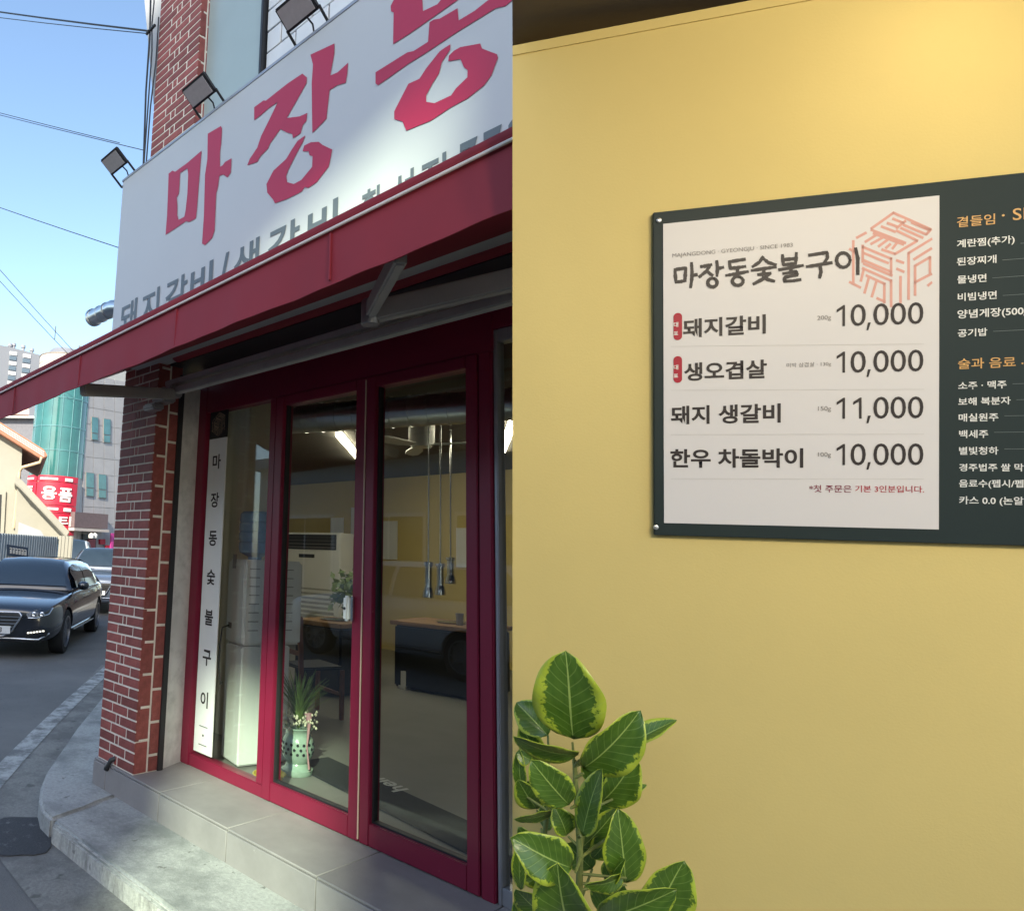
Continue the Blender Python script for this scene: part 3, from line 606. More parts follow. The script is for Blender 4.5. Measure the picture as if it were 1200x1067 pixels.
K['petal'] = mat('cream_petals', (.62, .58, .44), .7, var=.2, scale=20); rnd = random.Random(5); k = MB()
for i in range(110):
    a = rnd.uniform(0, 6.28); rr = .135 * math.sqrt(rnd.random()); c = vs + V((math.cos(a) * rr, math.sin(a) * rr, .335 + rnd.uniform(-.035, .06)))
    q_ = rnd.uniform(.008, .015); k.add([c + V(e) * q_ for e in ((1, 0, 0), (0, 1, 0), (-1, 0, 0), (0, -1, 0), (0, 0, 1), (0, 0, -1))], [(0, 1, 4), (1, 2, 4), (2, 3, 4), (3, 0, 4), (1, 0, 5), (2, 1, 5), (3, 2, 5), (0, 3, 5)])
k.build('flowers', 'petal', vt, recalc=False)
k = MB(); rb = vs + ux * .0
k.tube([vs + V((.10, -.01, .40)), vs + V((.12, -.02, .34)), vs + V((.115, -.03, .2)), vs + V((.13, -.02, .06))], [.028, .012, .005, .007], 8); k.build('ribbon', mat('pink_ribbon', (.45, .24, .26), .6), vt, smooth=60)
# door mat
mt = thing('door_mat', on_z(480, 950, FZ), 'black rubber door mat with the word hello inside the doors', 'mat')
m0 = [on_z(*q, FZ + .008) for q in ((400, 893), (600, 984))]; e_ = (m0[1] - m0[0]).normalized(); pn = V((e_.y, -e_.x, 0))
k = MB(); A0, A1 = m0[0] - e_ * .15, m0[1] + e_ * .3; k.prism([V((q.x, q.y, FZ + .001)) for q in (A0, A1, A1 + pn * .34, A0 + pn * .34)], (0, 0, .009)); k.build('rubber', mat('mat_rubber', (.028, .030, .030), .8, var=.2, scale=40, bump=.4, bscale=300), mt, bevel=.003)
h0 = on_z(480, 922, FZ + .0112); h1 = on_z(446, 905, FZ + .0112)
place_text('lettering', 'hello', 'inkwhite', mt, V((h0.x, h0.y, FZ + .0115)) + e_ * .02 + pn * .02, -e_, pn, width=(h1 - h0).length * 1.15, bold=.02)
# floor air conditioner
ap = at(365, 745, 10.6); ac = thing('air_conditioner', V((ap.x, ap.y, FZ)), 'white floor standing air conditioner with black louvre by the yellow wall', 'air conditioner')
axx = V((1, .10, 0)).normalized(); ayy = V((-axx.y, axx.x, 0)); Pac = Plane((ap.x, ap.y, FZ), -ayy)
def acb(x0, y0, x1, y1, o0, o1, m_, nm, par, bev=.01):
    p = [Pac.hit(x0, y0), Pac.hit(x1, y1)]; w_ = abs((p[1] - p[0]).dot(axx)); zz0, zz1 = p[1].z, p[0].z; cc = (p[0] + p[1]) / 2; cc.z = (zz0 + zz1) / 2
    k = MB(); k.obox(cc - ayy * ((o0 + o1) / 2), (axx, ayy, (0, 0, 1)), (w_ / 2, abs(o1 - o0) / 2, abs(zz1 - zz0) / 2)); return k.build(nm, m_, par, bevel=bev)
yb = 533 + 0; fl_y = None
bot = V((ap.x, ap.y, FZ)); 
body = acb(331, 623, 396, 757, -.35, 0, 'white', 'body', ac)
acb(333, 625, 394, 644, -.02, .012, 'black', 'louvre', ac, .004)
for y in (628, 632, 636, 640): acb(333.5, y, 393.5, y + 1.0, .004, .022, 'inkgrey', 'louvre_blade', ac, 0)
acb(350.5, 648, 368.5, 653, -.01, .006, 'black', 'display', ac, 0)
for i in range(9): acb(352, 689 + i * 5.4, 391, 690.2 + i * 5.4, -.01, .004, bpy.data.materials['slot_grey'], 'grille_slot', ac, 0)
# potted bush by the wall
pp = at(412, 690, 9.0); bp_ = thing('potted_bush', V((pp.x, pp.y, FZ)), 'dark leafy bush in a white pot beside the air conditioner', 'plant')
k = MB(); k.lathe([(.11, 0), (.13, .5), (.14, .52), (.12, .50), (0, .49)], (pp.x, pp.y, FZ), 20); k.build('pot', 'white', bp_, smooth=40)
def leaf_cloud(n, c, rad, size, seed, flat=1.):
    rnd = random.Random(seed); k = MB()
    for i in range(n):
        v_ = V((rnd.gauss(0, 1), rnd.gauss(0, 1), rnd.gauss(0, 1) * flat)).normalized() * (rad * rnd.uniform(.35, 1)); p = V(c) + v_
        a = V((rnd.gauss(0, 1), rnd.gauss(0, 1), rnd.gauss(0, 1))).normalized(); b = a.orthogonal().normalized(); s = size * rnd.uniform(.6, 1.2)
        k.add([p, p + a * s * .5 + b * s * .28, p + a * s, p + a * s * .5 - b * s * .28], [(0, 1, 2, 3)])
    return k
leaf_cloud(260, (pp.x, pp.y, pp.z - .02), .30, .12, 11, .9).build('foliage', 'blade', bp_, recalc=False)
k = MB(); k.tube([(pp.x, pp.y, FZ + .48), (pp.x, pp.y, pp.z)], .015, 8); k.build('stem', 'wood', bp_)
# chair, tables
def chair(loc, rz, label):
    t = thing('dining_chair', (0, 0, 0), label, 'chair', 'chairs in the restaurant'); W, Dp = .21, .21
    k = MB(); k.box((-W, -Dp, .43), (W, Dp, .46)); k.build('seat', 'black', t, bevel=.012)
    for sx in (-1, 1):
        k = MB(); k.prism([V((sx * W - .018, Dp - .02, 0)), V((sx * W + .018, Dp - .02, 0)), V((sx * W + .018, Dp + .02, 0)), V((sx * W - .018, Dp + .02, 0))], (0, .05, .90)); k.build('leg', 'wood', t, bevel=.004)
        k = MB(); k.box((sx * W - .018, -Dp, 0), (sx * W + .018, -Dp + .036, .43)); k.build('leg', 'wood', t, bevel=.004)
    for z0, z1 in ((.70, .88), (.56, .60)):
        k = MB(); k.box((-W + .019, Dp + .018 + z0 * .02, z0), (W - .019, Dp + .038 + z0 * .02, z1)); k.build('back_rail', 'wood', t, bevel=.005)
    k = MB(); k.box((-W + .019, -Dp + .01, .2), (W - .019, -Dp + .03, .23)); k.build('stretcher', 'wood', t)
    t.location = loc; t.rotation_euler = (0, 0, rz); return t
def table(loc, rz, label, sx=.6, sy=.4):
    t = thing('grill_table', (0, 0, 0), label, 'table', 'grill tables in the restaurant')
    k = MB(); k.box((-sx, -sy, .70), (sx, sy, .745)); k.build('table_top', 'tabletop', t, bevel=.008)
    k = MB(); k.box((-sx * .93, -sy * .9, .02), (sx * .93, sy * .9, .699)); k.build('base', 'black', t, bevel=.02)
    k = MB(); k.lathe([(.15, 0), (.17, .012), (.15, .014), (.12, .004), (0, .003)], (0, 0, .746), 24); k.build('grill_ring', 'steel', t, smooth=40)
    t.location = loc; t.rotation_euler = (0, 0, rz); return t
def stool(loc, label):
    t = thing('round_stool', (0, 0, 0), label, 'stool', 'black stools by the tables')
    k = MB(); k.lathe([(.0, .40), (.17, .40), (.18, .42), (.18, .46), (.16, .48), (0, .485)], (0, 0, 0), 24); k.build('cushion', 'black', t, smooth=40)
    k = MB(); k.lathe([(.16, 0), (.165, .02), (.15, .38), (0, .40)], (0, 0, 0), 24); k.build('drum', 'dark', t, smooth=40)
    t.location = loc
chair(on_z(364, 838, FZ) * 1.0, R_(165), 'brown wooden dining chair behind the vase')
q = on_z(372, 812, FZ); table(V((q.x - .05, q.y + .3, FZ)), R_(5), 'black based table beside the wooden chair', .34, .34)
q = on_z(500, 812, FZ); table(V((q.x + .05, q.y + .4, FZ)), R_(8), 'wood topped grill table under the hanging exhaust pipes', .56, .42)
stool(V((q.x - .80, q.y - .1, FZ)), 'black drum stool at the end of the wood topped table')
k_ = thing('paper_box', on_z(474, 806, FZ), 'small white paper box on the floor by the grill table', 'box'); bxp = on_z(474, 806, FZ); k = MB(); k.box((bxp.x - .05, bxp.y - .05, FZ), (bxp.x + .05, bxp.y + .05, FZ + .2)); k.build('carton', 'white', k_, bevel=.004)
for i, (px, m_) in enumerate(((533, 'inkgrey'), (548, 'white'))):
    tp = at(px, 716, (q - EYE).length * .93); t = thing('tumbler', tp, ('grey' if i == 0 else 'white') + ' tumbler standing on the wood topped grill table', 'cup'); z = FZ + .746
    k = MB(); k.lathe([(.035, 0), (.045, .13), (.04, .13), (.03, .01), (0, .01)], (q.x + .25 + i * .18, q.y + .25, z), 16); k.build('cup_body', m_, t, smooth=40)
# hanging exhaust pipes
for i, (px, top, bot_, dep) in enumerate(((502, 655, 699, 5.4), (516, 657, 696, 6.0), (528, 650, 683, 6.8))):
    lb = ('first', 'second', 'third')[i] + ' hanging exhaust pipe counted from the double door edge'
    a = at(px, top, dep); b = at(px + 1, bot_, dep); t = thing('exhaust_pipe', (a.x, a.y, CZ), lb, 'exhaust', 'exhaust pipes over the tables')
    k = MB(); r0 = .030 * dep / 5.4 * 1.0
    k.lathe([(r0 * 1.45, b.z), (r0 * 1.45, b.z + .03), (r0 * 1.1, b.z + .07), (r0 * .95, b.z + .09), (r0 * .95, a.z - .05), (r0 * 1.25, a.z - .045), (r0 * 1.25, a.z - .02), (r0 * .25, a.z - .015), (r0 * .2, CZ)], (a.x, a.y, 0), 20); k.build('pipe', 'steel', t, smooth=40)
# overhead duct
dp = thing('ceiling_duct', (-3.5, 5.0, 2.8), 'round silver ventilation duct under the dark ceiling', 'duct')
a = on_z(330, 492, 2.78); b = on_z(640, 470, 2.78); k = MB(); k.tube([a, b], .11, 24); k.build('pipe', 'duct', dp, smooth=40)
for i in range(14):
    c = a.lerp(b, (i + .5) / 14); t = (b - a).normalized(); k = MB(); k.tube([c - t * .008, c + t * .008], .116, 24); k.build('hoop', 'duct', dp, smooth=40)
# ceiling fan
fc = on_z(494, 522, 2.84); fan = thing('ceiling_fan', (fc.x, fc.y, CZ), 'pale three bladed ceiling fan on the dark ceiling', 'fan')
k = MB(); k.lathe([(.13, CZ - .001), (.125, 2.88), (.11, 2.86), (.10, 2.83), (0, 2.825)], (fc.x, fc.y, 0), 24); k.build('motor_housing', 'white', fan, smooth=40)
for a_ in (18, 138, 262):
    dv = V((math.cos(R_(a_)), math.sin(R_(a_)), 0)); sd = V((-dv.y, dv.x, .25)).normalized(); pts = [V((fc.x, fc.y, 2.845)) + dv * r_ + sd * w_ for r_, w_ in ((.08, -.03), (.25, -.07), (.5, -.075), (.62, -.04), (.64, 0), (.62, .04), (.5, .06), (.25, .045), (.08, .03))]
    k = MB(); k.prism(pts, (0, 0, .012)); k.build('blade', 'white', fan)
# led bars
for i, (p, q) in enumerate((((397, 508), (424, 540)), ((587, 531), (601, 494)))):
    a, b = on_z(*p, CZ - .03), on_z(*q, CZ - .03); t = thing('led_bar', a, 'lit warm LED ceiling bar ' + ('seen through the left hinged door' if i == 0 else 'seen beyond the grey side light frame'), 'light', 'LED bars on the ceiling')
    k = MB(); dr_ = (b - a).normalized(); k.obox((a + b) / 2, (dr_, dr_.cross(UP), UP), ((b - a).length / 2, .035, .02)); k.build('tube', 'led', t)
    k = MB(); k.obox((a + b) / 2 + V((0, 0, .0255)), (dr_, dr_.cross(UP), UP), ((b - a).length / 2 + .01, .04, .0045)); k.build('tray', 'dark', t)
# notices on the back wall; the large pale panel stands for a reflection
for i, (x0, y0, x1, y1) in enumerate(((447, 610, 465, 655), (388, 606, 402, 627), (412, 594, 440, 629), (535, 618, 566, 665))):
    a, b = on_y(x0, y0, 8.98), on_y(x1, y1, 8.98); t = thing('notice_or_reflection', (a.x, 8.99, b.z), ('tall pale notice on the yellow back wall near the double door edge', 'small pale notice above the air conditioner', 'wide printed notice beside the air conditioner', 'large pale panel right of the pipes standing in for a window reflection')[i], 'notice', 'notices on the back wall')
    k = MB(); k.box((a.x, 8.97, b.z), (b.x, 8.995, a.z)); k.build('sheet', 'white', t)

# ================================================================== BACKGROUND
house = thing('cream_house', at(20, 640, 26), 'cream plastered house with striped tile roof edge behind the grey fence', 'house')
HP = Plane(at(20, 560, 26), (.93, -.36, 0)); hb = -HP.n
K['tilered'] = mat('orange_roof_tile', (.36, .15, .09), .7, var=.2, scale=3)
K['creamlit'] = mat('cream_plaster', (.28, .268, .225), .85, var=.05, scale=1.2, bump=.1)
K['trim'] = mat('tan_trim', (.50, .36, .23), .6, var=.08)
def slabpx(px, plane, off0, off1, m_, nm, par, bev=0.):
    k = MB(); P0 = [plane.hit(x, y, off1) for x, y in px]; k.prism(P0, plane.n * (off0 - off1)); return k.build(nm, m_, par, bevel=bev)
slabpx([(-150, 420), (26, 522), (24, 575), (17, 700), (-150, 700)], HP, -6, 0, 'creamlit', 'wall', house)
slabpx([(-150, 400), (52, 526), (56, 534), (50, 538), (-150, 414)], HP, -6.5, .5, 'tilered', 'roof', house, .03)
for dy in (2.2, 4.6, 7.0):                             # pale ribs along the verge
    slabpx([(-120, 419.5 + dy), (52, 526.5 + dy), (52, 527.4 + dy), (-120, 420.4 + dy)], HP, .45, .54, 'inkwhite', 'verge_rib', house)
slabpx([(20, 566), (76, 622), (74, 700), (14, 700)], HP, -.5, 1.2, 'creamlit', 'lean_to_wall', house)
slabpx([(18, 556), (26, 562), (82, 623), (78, 629), (24, 572), (17, 566)], HP, -1.0, 2.2, 'creamlit', 'lean_to_roof', house, .03)
k = MB(); k.tube([HP.hit(49, 535, .55), HP.hit(47, 541, .55), HP.hit(26, 547, .2), HP.hit(23, 552, .12), HP.hit(16, 618, .12)], .06, 8); k.build('downpipe', 'trim', house)
slabpx([(-8, 578), (4, 579), (2, 622), (-8, 622)], HP, 0, .04, 'black', 'window', house)
slabpx([(2.5, 574), (7, 575), (4.5, 624), (.5, 624)], HP, 0, .08, 'creamlit', 'window_frame', house)
slabpx([(22, 611), (48, 621), (54, 632), (20, 632)], HP, 1.6, 1.7, 'greywall', 'shed_roof', house)

# fence of corrugated panels
fen = thing('metal_fence', at(30, 690, 17), 'grey corrugated hoarding fence in front of the cream house', 'fence')
FP = Plane(at(40, 650, 17.5), (.82, .56, 0)); K['fence'] = mat('fence_sheet', (.27, .31, .34), .55, var=.08, scale=1.2)
a0 = FP.hit(-70, 690); a1 = FP.hit(63, 690); fd = (a1 - a0).normalized(); fn = FP.n; fL = (a1 - a0).length; npan = 7
for i in range(npan):
    s0 = fL * i / npan; s1 = fL * (i + 1) / npan - .01; secs = []; m_ = 24
    zt = FP.hit(62, 628).z
    for j in range(m_ + 1):
        s = s0 + (s1 - s0) * j / m_; dz = (.018 if j % 4 in (1, 2) else 0); p = V((a0.x, a0.y, 0)) + fd * s + fn * dz
        secs.append([V((p.x, p.y, .02)), V((p.x, p.y, zt)), V((p.x, p.y, zt)) - fn * .01, V((p.x, p.y, .02)) - fn * .01])
    k = MB(); k.loft(secs, closed=True); k.build('panel', 'fence', fen)
k = MB()
for s in (0, fL * .5, fL): k.tube([V((a0.x, a0.y, 0)) + fd * s - fn * .05, V((a0.x, a0.y, zt + .05)) + fd * s - fn * .05], .03, 8)
k.build('post', 'alu', fen)
ep = thing('gate_panel', at(70, 690, 17.6), 'sunlit cream sheet metal panel at the end of the fence', 'fence')
GP = Plane(at(70, 645, 17.6), (.80, -.45, 0)); g0, g1 = GP.hit(63.5, 700), GP.hit(80, 700); gd = (g1 - g0).normalized(); gz = GP.hit(72, 627).z; secs = []
for j in range(25):
    p = V((g0.x, g0.y, 0)) + gd * ((g1 - g0).length * j / 24) + GP.n * (.02 if j % 6 in (2, 3, 4) else 0); secs.append([V((p.x, p.y, .02)), V((p.x, p.y, gz)), V((p.x, p.y, gz)) - GP.n * .01, V((p.x, p.y, .02)) - GP.n * .01])
k = MB(); k.loft(secs, closed=True); k.build('sheet', 'creamlit', ep)
bn = thing('fence_banner', FP.hit(20, 655, .05), 'dark blue banner with white marks tied to the grey fence', 'banner')
slabpx([(8, 637), (33, 641), (33, 653), (8, 650)], FP, .030, .036, mat('navy_banner', (.045, .07, .11), .7), 'cloth', bn)
rnd = random.Random(2)
for i in range(6):
    x = 11.5 + i * 3.4; y = 640.5 + i * .5
    slabpx([(x, y), (x + 2.4, y + .3), (x + 2.4, y + 1.6), (x, y + 1.3)], FP, .038, .040, 'inkwhite', 'print', bn); slabpx([(x + .4, y + 2.6), (x + 1.4, y + 2.7), (x + 1.4, y + 7.2), (x + .4, y + 7.1)], FP, .038, .040, 'inkwhite', 'print', bn); slabpx([(x + 1.9, y + 1), (x + 2.6, y + 1), (x + 2.6, y + 7), (x + 1.9, y + 7)], FP, .038, .040, 'inkwhite', 'print', bn)
slabpx([(10, 652), (17, 653), (16, 668), (9, 666)], FP, .030, .034, mat('small_poster', (.30, .30, .34), .7), 'poster', bn)

# tower with glass bay and golf-shop signs
tw = thing('glass_bay_building', at(100, 650, 45), 'grey tiled building with a round green glass bay and red signs', 'building')
TP = Plane(at(110, 560, 45), (.90, .42, 0)); K['greytile'] = mat('grey_stone_cladding', (.33, .31, .31), .6, var=.07, scale=1.5, rnd=.05)
K['teal'] = mat('teal_glass', (.022, .11, .105), .10, var=.25, scale=.5, spec=.8); K['tealdk'] = mat('teal_window', (.06, .17, .18), .15, var=.2, scale=2)
K['pinkstone'] = mat('pale_stone', (.46, .40, .36), .7, var=.06, scale=2)
# cladding slabs
k = MB(); k.prism([TP.hit(x, y, -.05) for x, y in ((92, 404), (172, 428), (172, 720), (90, 720))], ray(120, 600).normalized() * 9); k.build('wall', 'grout', tw)
ys = [[462, 458, 455], ]
def lerp(a, b, t): return a + (b - a) * t
for r_ in range(12):
    for c in range(4):
        xa, xb = 97 + c * 12.5, 97 + (c + 1) * 12.5
        def yy(x, rr): return 437 + rr * 19.5 + (x - 100) * (.20 - rr * .018)
        slabpx([(xa + .25, yy(xa, r_) + .25), (xb - .25, yy(xb, r_) + .25), (xb - .25, yy(xb, r_ + 1) - .25), (xa + .25, yy(xa, r_ + 1) - .25)], TP, -.04, 0, 'greytile', 'cladding_slab', tw)
for (x0, y0, x1, y1, ym) in ((108, 488, 115, 515, 506), (122, 490, 129.5, 518, 508), (101.5, 553, 110, 581, 570), (116, 555, 124.5, 583, 572)):
    wn = slabpx([(x0 - .6, y0 - .6), (x1 + .6, y0 + .4), (x1 + .6, y1 + .8), (x0 - .6, y1 - .2)], TP, 0, .05, 'inkgrey', 'window', tw)
    slabpx([(x0, y0), (x1, y0 + 1), (x1, ym + 1), (x0, ym)], TP, .05, .07, 'tealdk', 'pane', wn); slabpx([(x0 + .4, ym + 1.4), (x1 - .4, ym + 2.2), (x1 - .4, y1 - .2), (x0 + .4, y1 - 1)], TP, .05, .07, 'tealdk', 'pane', wn)
slabpx([(88, 599), (127, 602), (126, 619), (87, 617)], TP, .0, .5, mat('brown_signboard', (.13, .085, .085), .6), 'blank_signboard', tw)
slabpx([(87, 617.5), (128, 620), (128, 623), (87, 621)], TP, .0, .6, 'pinkstone', 'canopy_ledge', tw)
slabpx([(97, 625), (113, 626), (112, 680), (96, 680)], TP, .01, .1, 'black', 'entrance', tw)
slabpx([(104, 631), (112, 631), (111.5, 650), (103.5, 650)], TP, .11, .2, mat('dark_red_poster', (.22, .02, .03), .6), 'poster', tw)
slabpx([(117.5, 631), (123.5, 631), (123.5, 637), (117.5, 637)], TP, .01, .15, 'inkred', 'round_sign', tw)
slabpx([(124, 638), (128.5, 638), (128, 660), (123.5, 660)], TP, .2, .3, 'inkred', 'red_banner', tw)
slabpx([(130.5, 624), (134.5, 624), (133, 660), (129.5, 660)], TP, .3, .4, mat('magenta_banner', (.45, .03, .22), .6), 'banner', tw)
for px in (107, 111): k = MB(); c = TP.hit(px, 626, .6); k.lathe([(.0, -.2), (.16, -.2), (.2, 0), (.05, .12), (0, .12)], c, 12); k.build('spot_lamp', 'inkwhite', tw, smooth=40)
# round bay
BC = at(68.5, 530, 44.2); rB = abs(at(98, 530, 44.2).x - at(39, 530, 44.2).x) / 2 * 1.22; rB = 30.0 / F * 44.2
axis = Plane(BC, (ray(68.5, 530) * -1).normalized())
def zpx(y): return at(69, y, 44.2 - rB).z
def cyl(z0, z1, r_, m_, nm, par, n=40): k = MB(); k.lathe([(r_, z0), (r_, z1)], (BC.x, BC.y, 0), n); return k.build(nm, m_, par, smooth=30)
bay = cyl(zpx(557), zpx(428), rB, 'teal', 'glass_bay', tw)
for y in (462, 497, 526):
    cyl(zpx(y) - .04, zpx(y) + .04, rB + .03, 'tealdk', 'transom', bay)
for j in range(16):
    a = 2 * math.pi * j / 16; k = MB(); k.tube([(BC.x + math.cos(a) * rB, BC.y + math.sin(a) * rB, zpx(557)), (BC.x + math.cos(a) * rB, BC.y + math.sin(a) * rB, zpx(428))], .035, 6); k.build('mullion', 'tealdk', bay)
cyl(zpx(720), zpx(557), rB - .02, 'pinkstone', 'bay_base', tw)
cyl(zpx(428), zpx(407), rB * 1.0, 'pinkstone', 'stone_band', tw); cyl(zpx(429.5), zpx(427), rB * 1.03, 'inkgrey', 'cornice', tw); cyl(zpx(408), zpx(406.5), rB * 1.02, 'inkgrey', 'cornice', tw); cyl(zpx(417.4), zpx(416.8), rB * 1.005, 'inkgrey', 'band_joint', tw)
k = MB(); k.lathe([(rB * .86, zpx(407)), (rB * .60, zpx(397)), (0, zpx(396.5))], (BC.x, BC.y, 0), 24); k.build('roof_cap', 'alu', tw, smooth=30)
k = MB(); c = at(64, 397, 44.2); k.tube([c, c + V((0, 0, .9))], .03, 6); k.build('lightning_rod', 'dark', tw)
# red sign drum: bent boards in front of the bay
fwd = V((-BC.x, -BC.y, 0)).normalized(); a_c = math.atan2(fwd.y, fwd.x)
def bent(y0, y1, a0, a1, r_, m_, nm):
    k = MB(); n = 16; secs = []
    for j in range(n + 1):
        a = a_c + a0 + (a1 - a0) * j / n; e = V((math.cos(a), math.sin(a), 0)); secs.append([V((BC.x, BC.y, z)) + e * rr for rr, z in ((r_, zpx(y1)), (r_, zpx(y0)), (r_ - .06, zpx(y0)), (r_ - .06, zpx(y1)))])
    k.loft(secs, closed=True); return k.build(nm, m_, tw, smooth=30)
K['signboard'] = mat('red_signboard', (.42, .012, .035), .45, var=.05)
AL, AR = -1.45, .86     # angle grows to the right of the picture
bent(557, 564.3, -.68, AR, rB + .10, 'signboard', 'sign_board'); bent(565, 591.5, -.68, AR, rB + .10, 'signboard', 'sign_board'); bent(557, 564.3, AL, -.72, rB + .10, 'signboard', 'sign_board'); bent(565, 591.5, AL, -.72, rB + .10, 'signboard', 'sign_board')
bent(592.2, 600.5, AL, AR, rB + .10, 'signboard', 'sign_board'); bent(601.2, 626, AL, AR, rB + .10, 'signboard', 'sign_board')
def bent_text(body, am, wdt, y0, y1, bold=.03):
    me = text_mesh(body, bold); xs = [q.co.x for q in me.vertices]; ys_ = [q.co.y for q in me.vertices]; x0, x1, ya, yb2 = min(xs), max(xs), min(ys_), max(ys_)
    for q in me.vertices:
        a = a_c + am + wdt * ((q.co.x - x0) / (x1 - x0) - .5); z = zpx(y1) + (zpx(y0) - zpx(y1)) * (q.co.y - ya) / (yb2 - ya); q.co = V((BC.x + math.cos(a) * (rB + .17), BC.y + math.sin(a) * (rB + .17), z))
    link('sign_lettering', me, 'inkwhite', tw)
bent_text('용', -.20, .52, 570, 585.5); bent_text('품', .36, .48, 571, 587.5); bent_text('티', .42, .45, 604, 616); bent_text('트', -1.0, .4, 570, 584)
for a0, wd_, ya, yb_ in ((-.25, .62, 560, 562.2), (.45, .28, 559.5, 563), (-1.05, .4, 560, 562.3), (-.1, .5, 595, 597.5), (.48, .28, 594.5, 598.5)):
    bent(ya, yb_, a0 - wd_ / 2, a0 + wd_ / 2, rB + .15, 'inkwhite', 'sign_lettering')
# dark block between the house and the bay
db = thing('dark_block', at(20, 640, 60), 'dark grey and pink block between the cream house and the glass bay', 'building')
DP = Plane(at(20, 520, 62), (.9, -.3, 0)); slabpx([(-80, 487), (40, 489), (40, 680), (-80, 680)], DP, -8, 0, mat('slate_wall', (.16, .16, .18), .8), 'wall', db); slabpx([(-80, 470), (34, 476), (34, 485), (-80, 482)], DP, -8, -.2, mat('pink_render', (.55, .38, .34), .8), 'upper_wall', db); slabpx([(-80, 485.4), (40, 487), (40, 489), (-80, 487.6)], DP, -8, .6, 'inkwhite', 'coping', db)

# apartment slab far away
ap_ = thing('apartment_slab', at(20, 640, 150), 'distant white apartment slab with rooftop flues', 'building')
AP = Plane(at(20, 430, 150), (.98, .10, 0)); K['apt'] = mat('white_apartment', (.21, .22, .25), .85, var=.03, scale=.1)
slabpx([(-60, 393), (10, 405.5), (46, 415), (70, 421), (70, 660), (-60, 660)], AP, -14, 0, 'apt', 'wall', ap_)
for (xa, xb, y0) in ((12, 20, 411), (27.5, 36, 414), (-8, -2, 406)):
    for r_ in range(8):
        y = y0 + r_ * 11.6; s_ = -1.1 * r_ * .8
        slabpx([(xa + s_, y), (xb + s_, y + 1.2), (xb + s_, y + 5), (xa + s_, y + 3.8)], AP, 0, .15, 'white', 'window', ap_)
        slabpx([(xa + s_ - .6, y + 5.2), (xb + s_ - .6, y + 6.4), (xb + s_ - 1, y + 10.8), (xa + s_ - 1, y + 9.6)], AP, 0, .15, mat('apartment_glass', (.12, .16, .20), .2) if 'apartment_glass' not in bpy.data.materials else bpy.data.materials['apartment_glass'], 'window', ap_)
for px, py in ((11.5, 403), (16, 402.5), (27, 404.5), (37, 408.5)):
    c = AP.hit(px, py + 5, -3); k = MB(); k.lathe([(.35 * 1.0, -3), (.35, .4), (.5, .5), (.45, 1.1), (0, 1.3)], c, 12); k.build('flue', 'apt', ap_, smooth=40)

# overhead wires: from a pole off the left edge to the shop corner
def wire(p, q, sag, r_, label):
    k = MB(); n = 14; k.tube([p.lerp(q, i / n) - UP * (sag * 4 * (i / n) * (1 - i / n)) for i in range(n + 1)], r_, 6)
    tag(k.build('overhead_wire', 'black', smooth=60), label, 'wire', 'overhead wires')
wire(at(-260, -38, 12), at(174, 36, 5.2), .1, .007, 'thick upper overhead wire ending at the shop eave')
wire(at(-260, -30, 12), at(172, 39, 5.25), .12, .0035, 'thin upper overhead wire ending at the shop eave')
wire(at(-260, 60, 13), at(170, 176, 5.2), .06, .003, 'thin overhead wire reaching the cable bundle beside the sign')
wire(at(-260, 56, 13), at(140, 167, 6.4), .06, .0035, 'middle overhead wire running towards the sign corner')
wire(at(-260, 140, 13), at(140, 290, 6), .08, .004, 'lower overhead wire passing behind the sign edge')
wire(at(-260, 30, 30), at(95, 430, 40), .3, .016, 'overhead wire dropping to the round tower roof'); wire(at(-245, 25, 30), at(104, 430, 40), .3, .016, 'twin overhead wire dropping to the round tower roof')
cb = thing('cable_bundle', at(175, 190, 5), 'black cables running down the shop corner beside the brick pillar', 'cable')
for i, (p, q, r2) in enumerate((((177, -20), (168, 196), .008), ((186, 20), (171, 196), .006), ((180, -20), (178, 60), .006))):
    k = MB(); a, b = on_y(*p, 2.48), on_y(*q, 2.48); k.tube([a, a.lerp(b, .3) + V((.015, 0, 0)), a.lerp(b, .6) + V((-.01, 0, 0)), b, b - UP * 1.2], r2, 8); k.build('cable', 'black', cb, smooth=60)
k = MB(); a = on_y(177, 34, 2.47); k.tube([a - V((.07, 0, 0)), a + V((.06, 0, 0))], .012, 8); k.build('insulator', 'dark', cb)

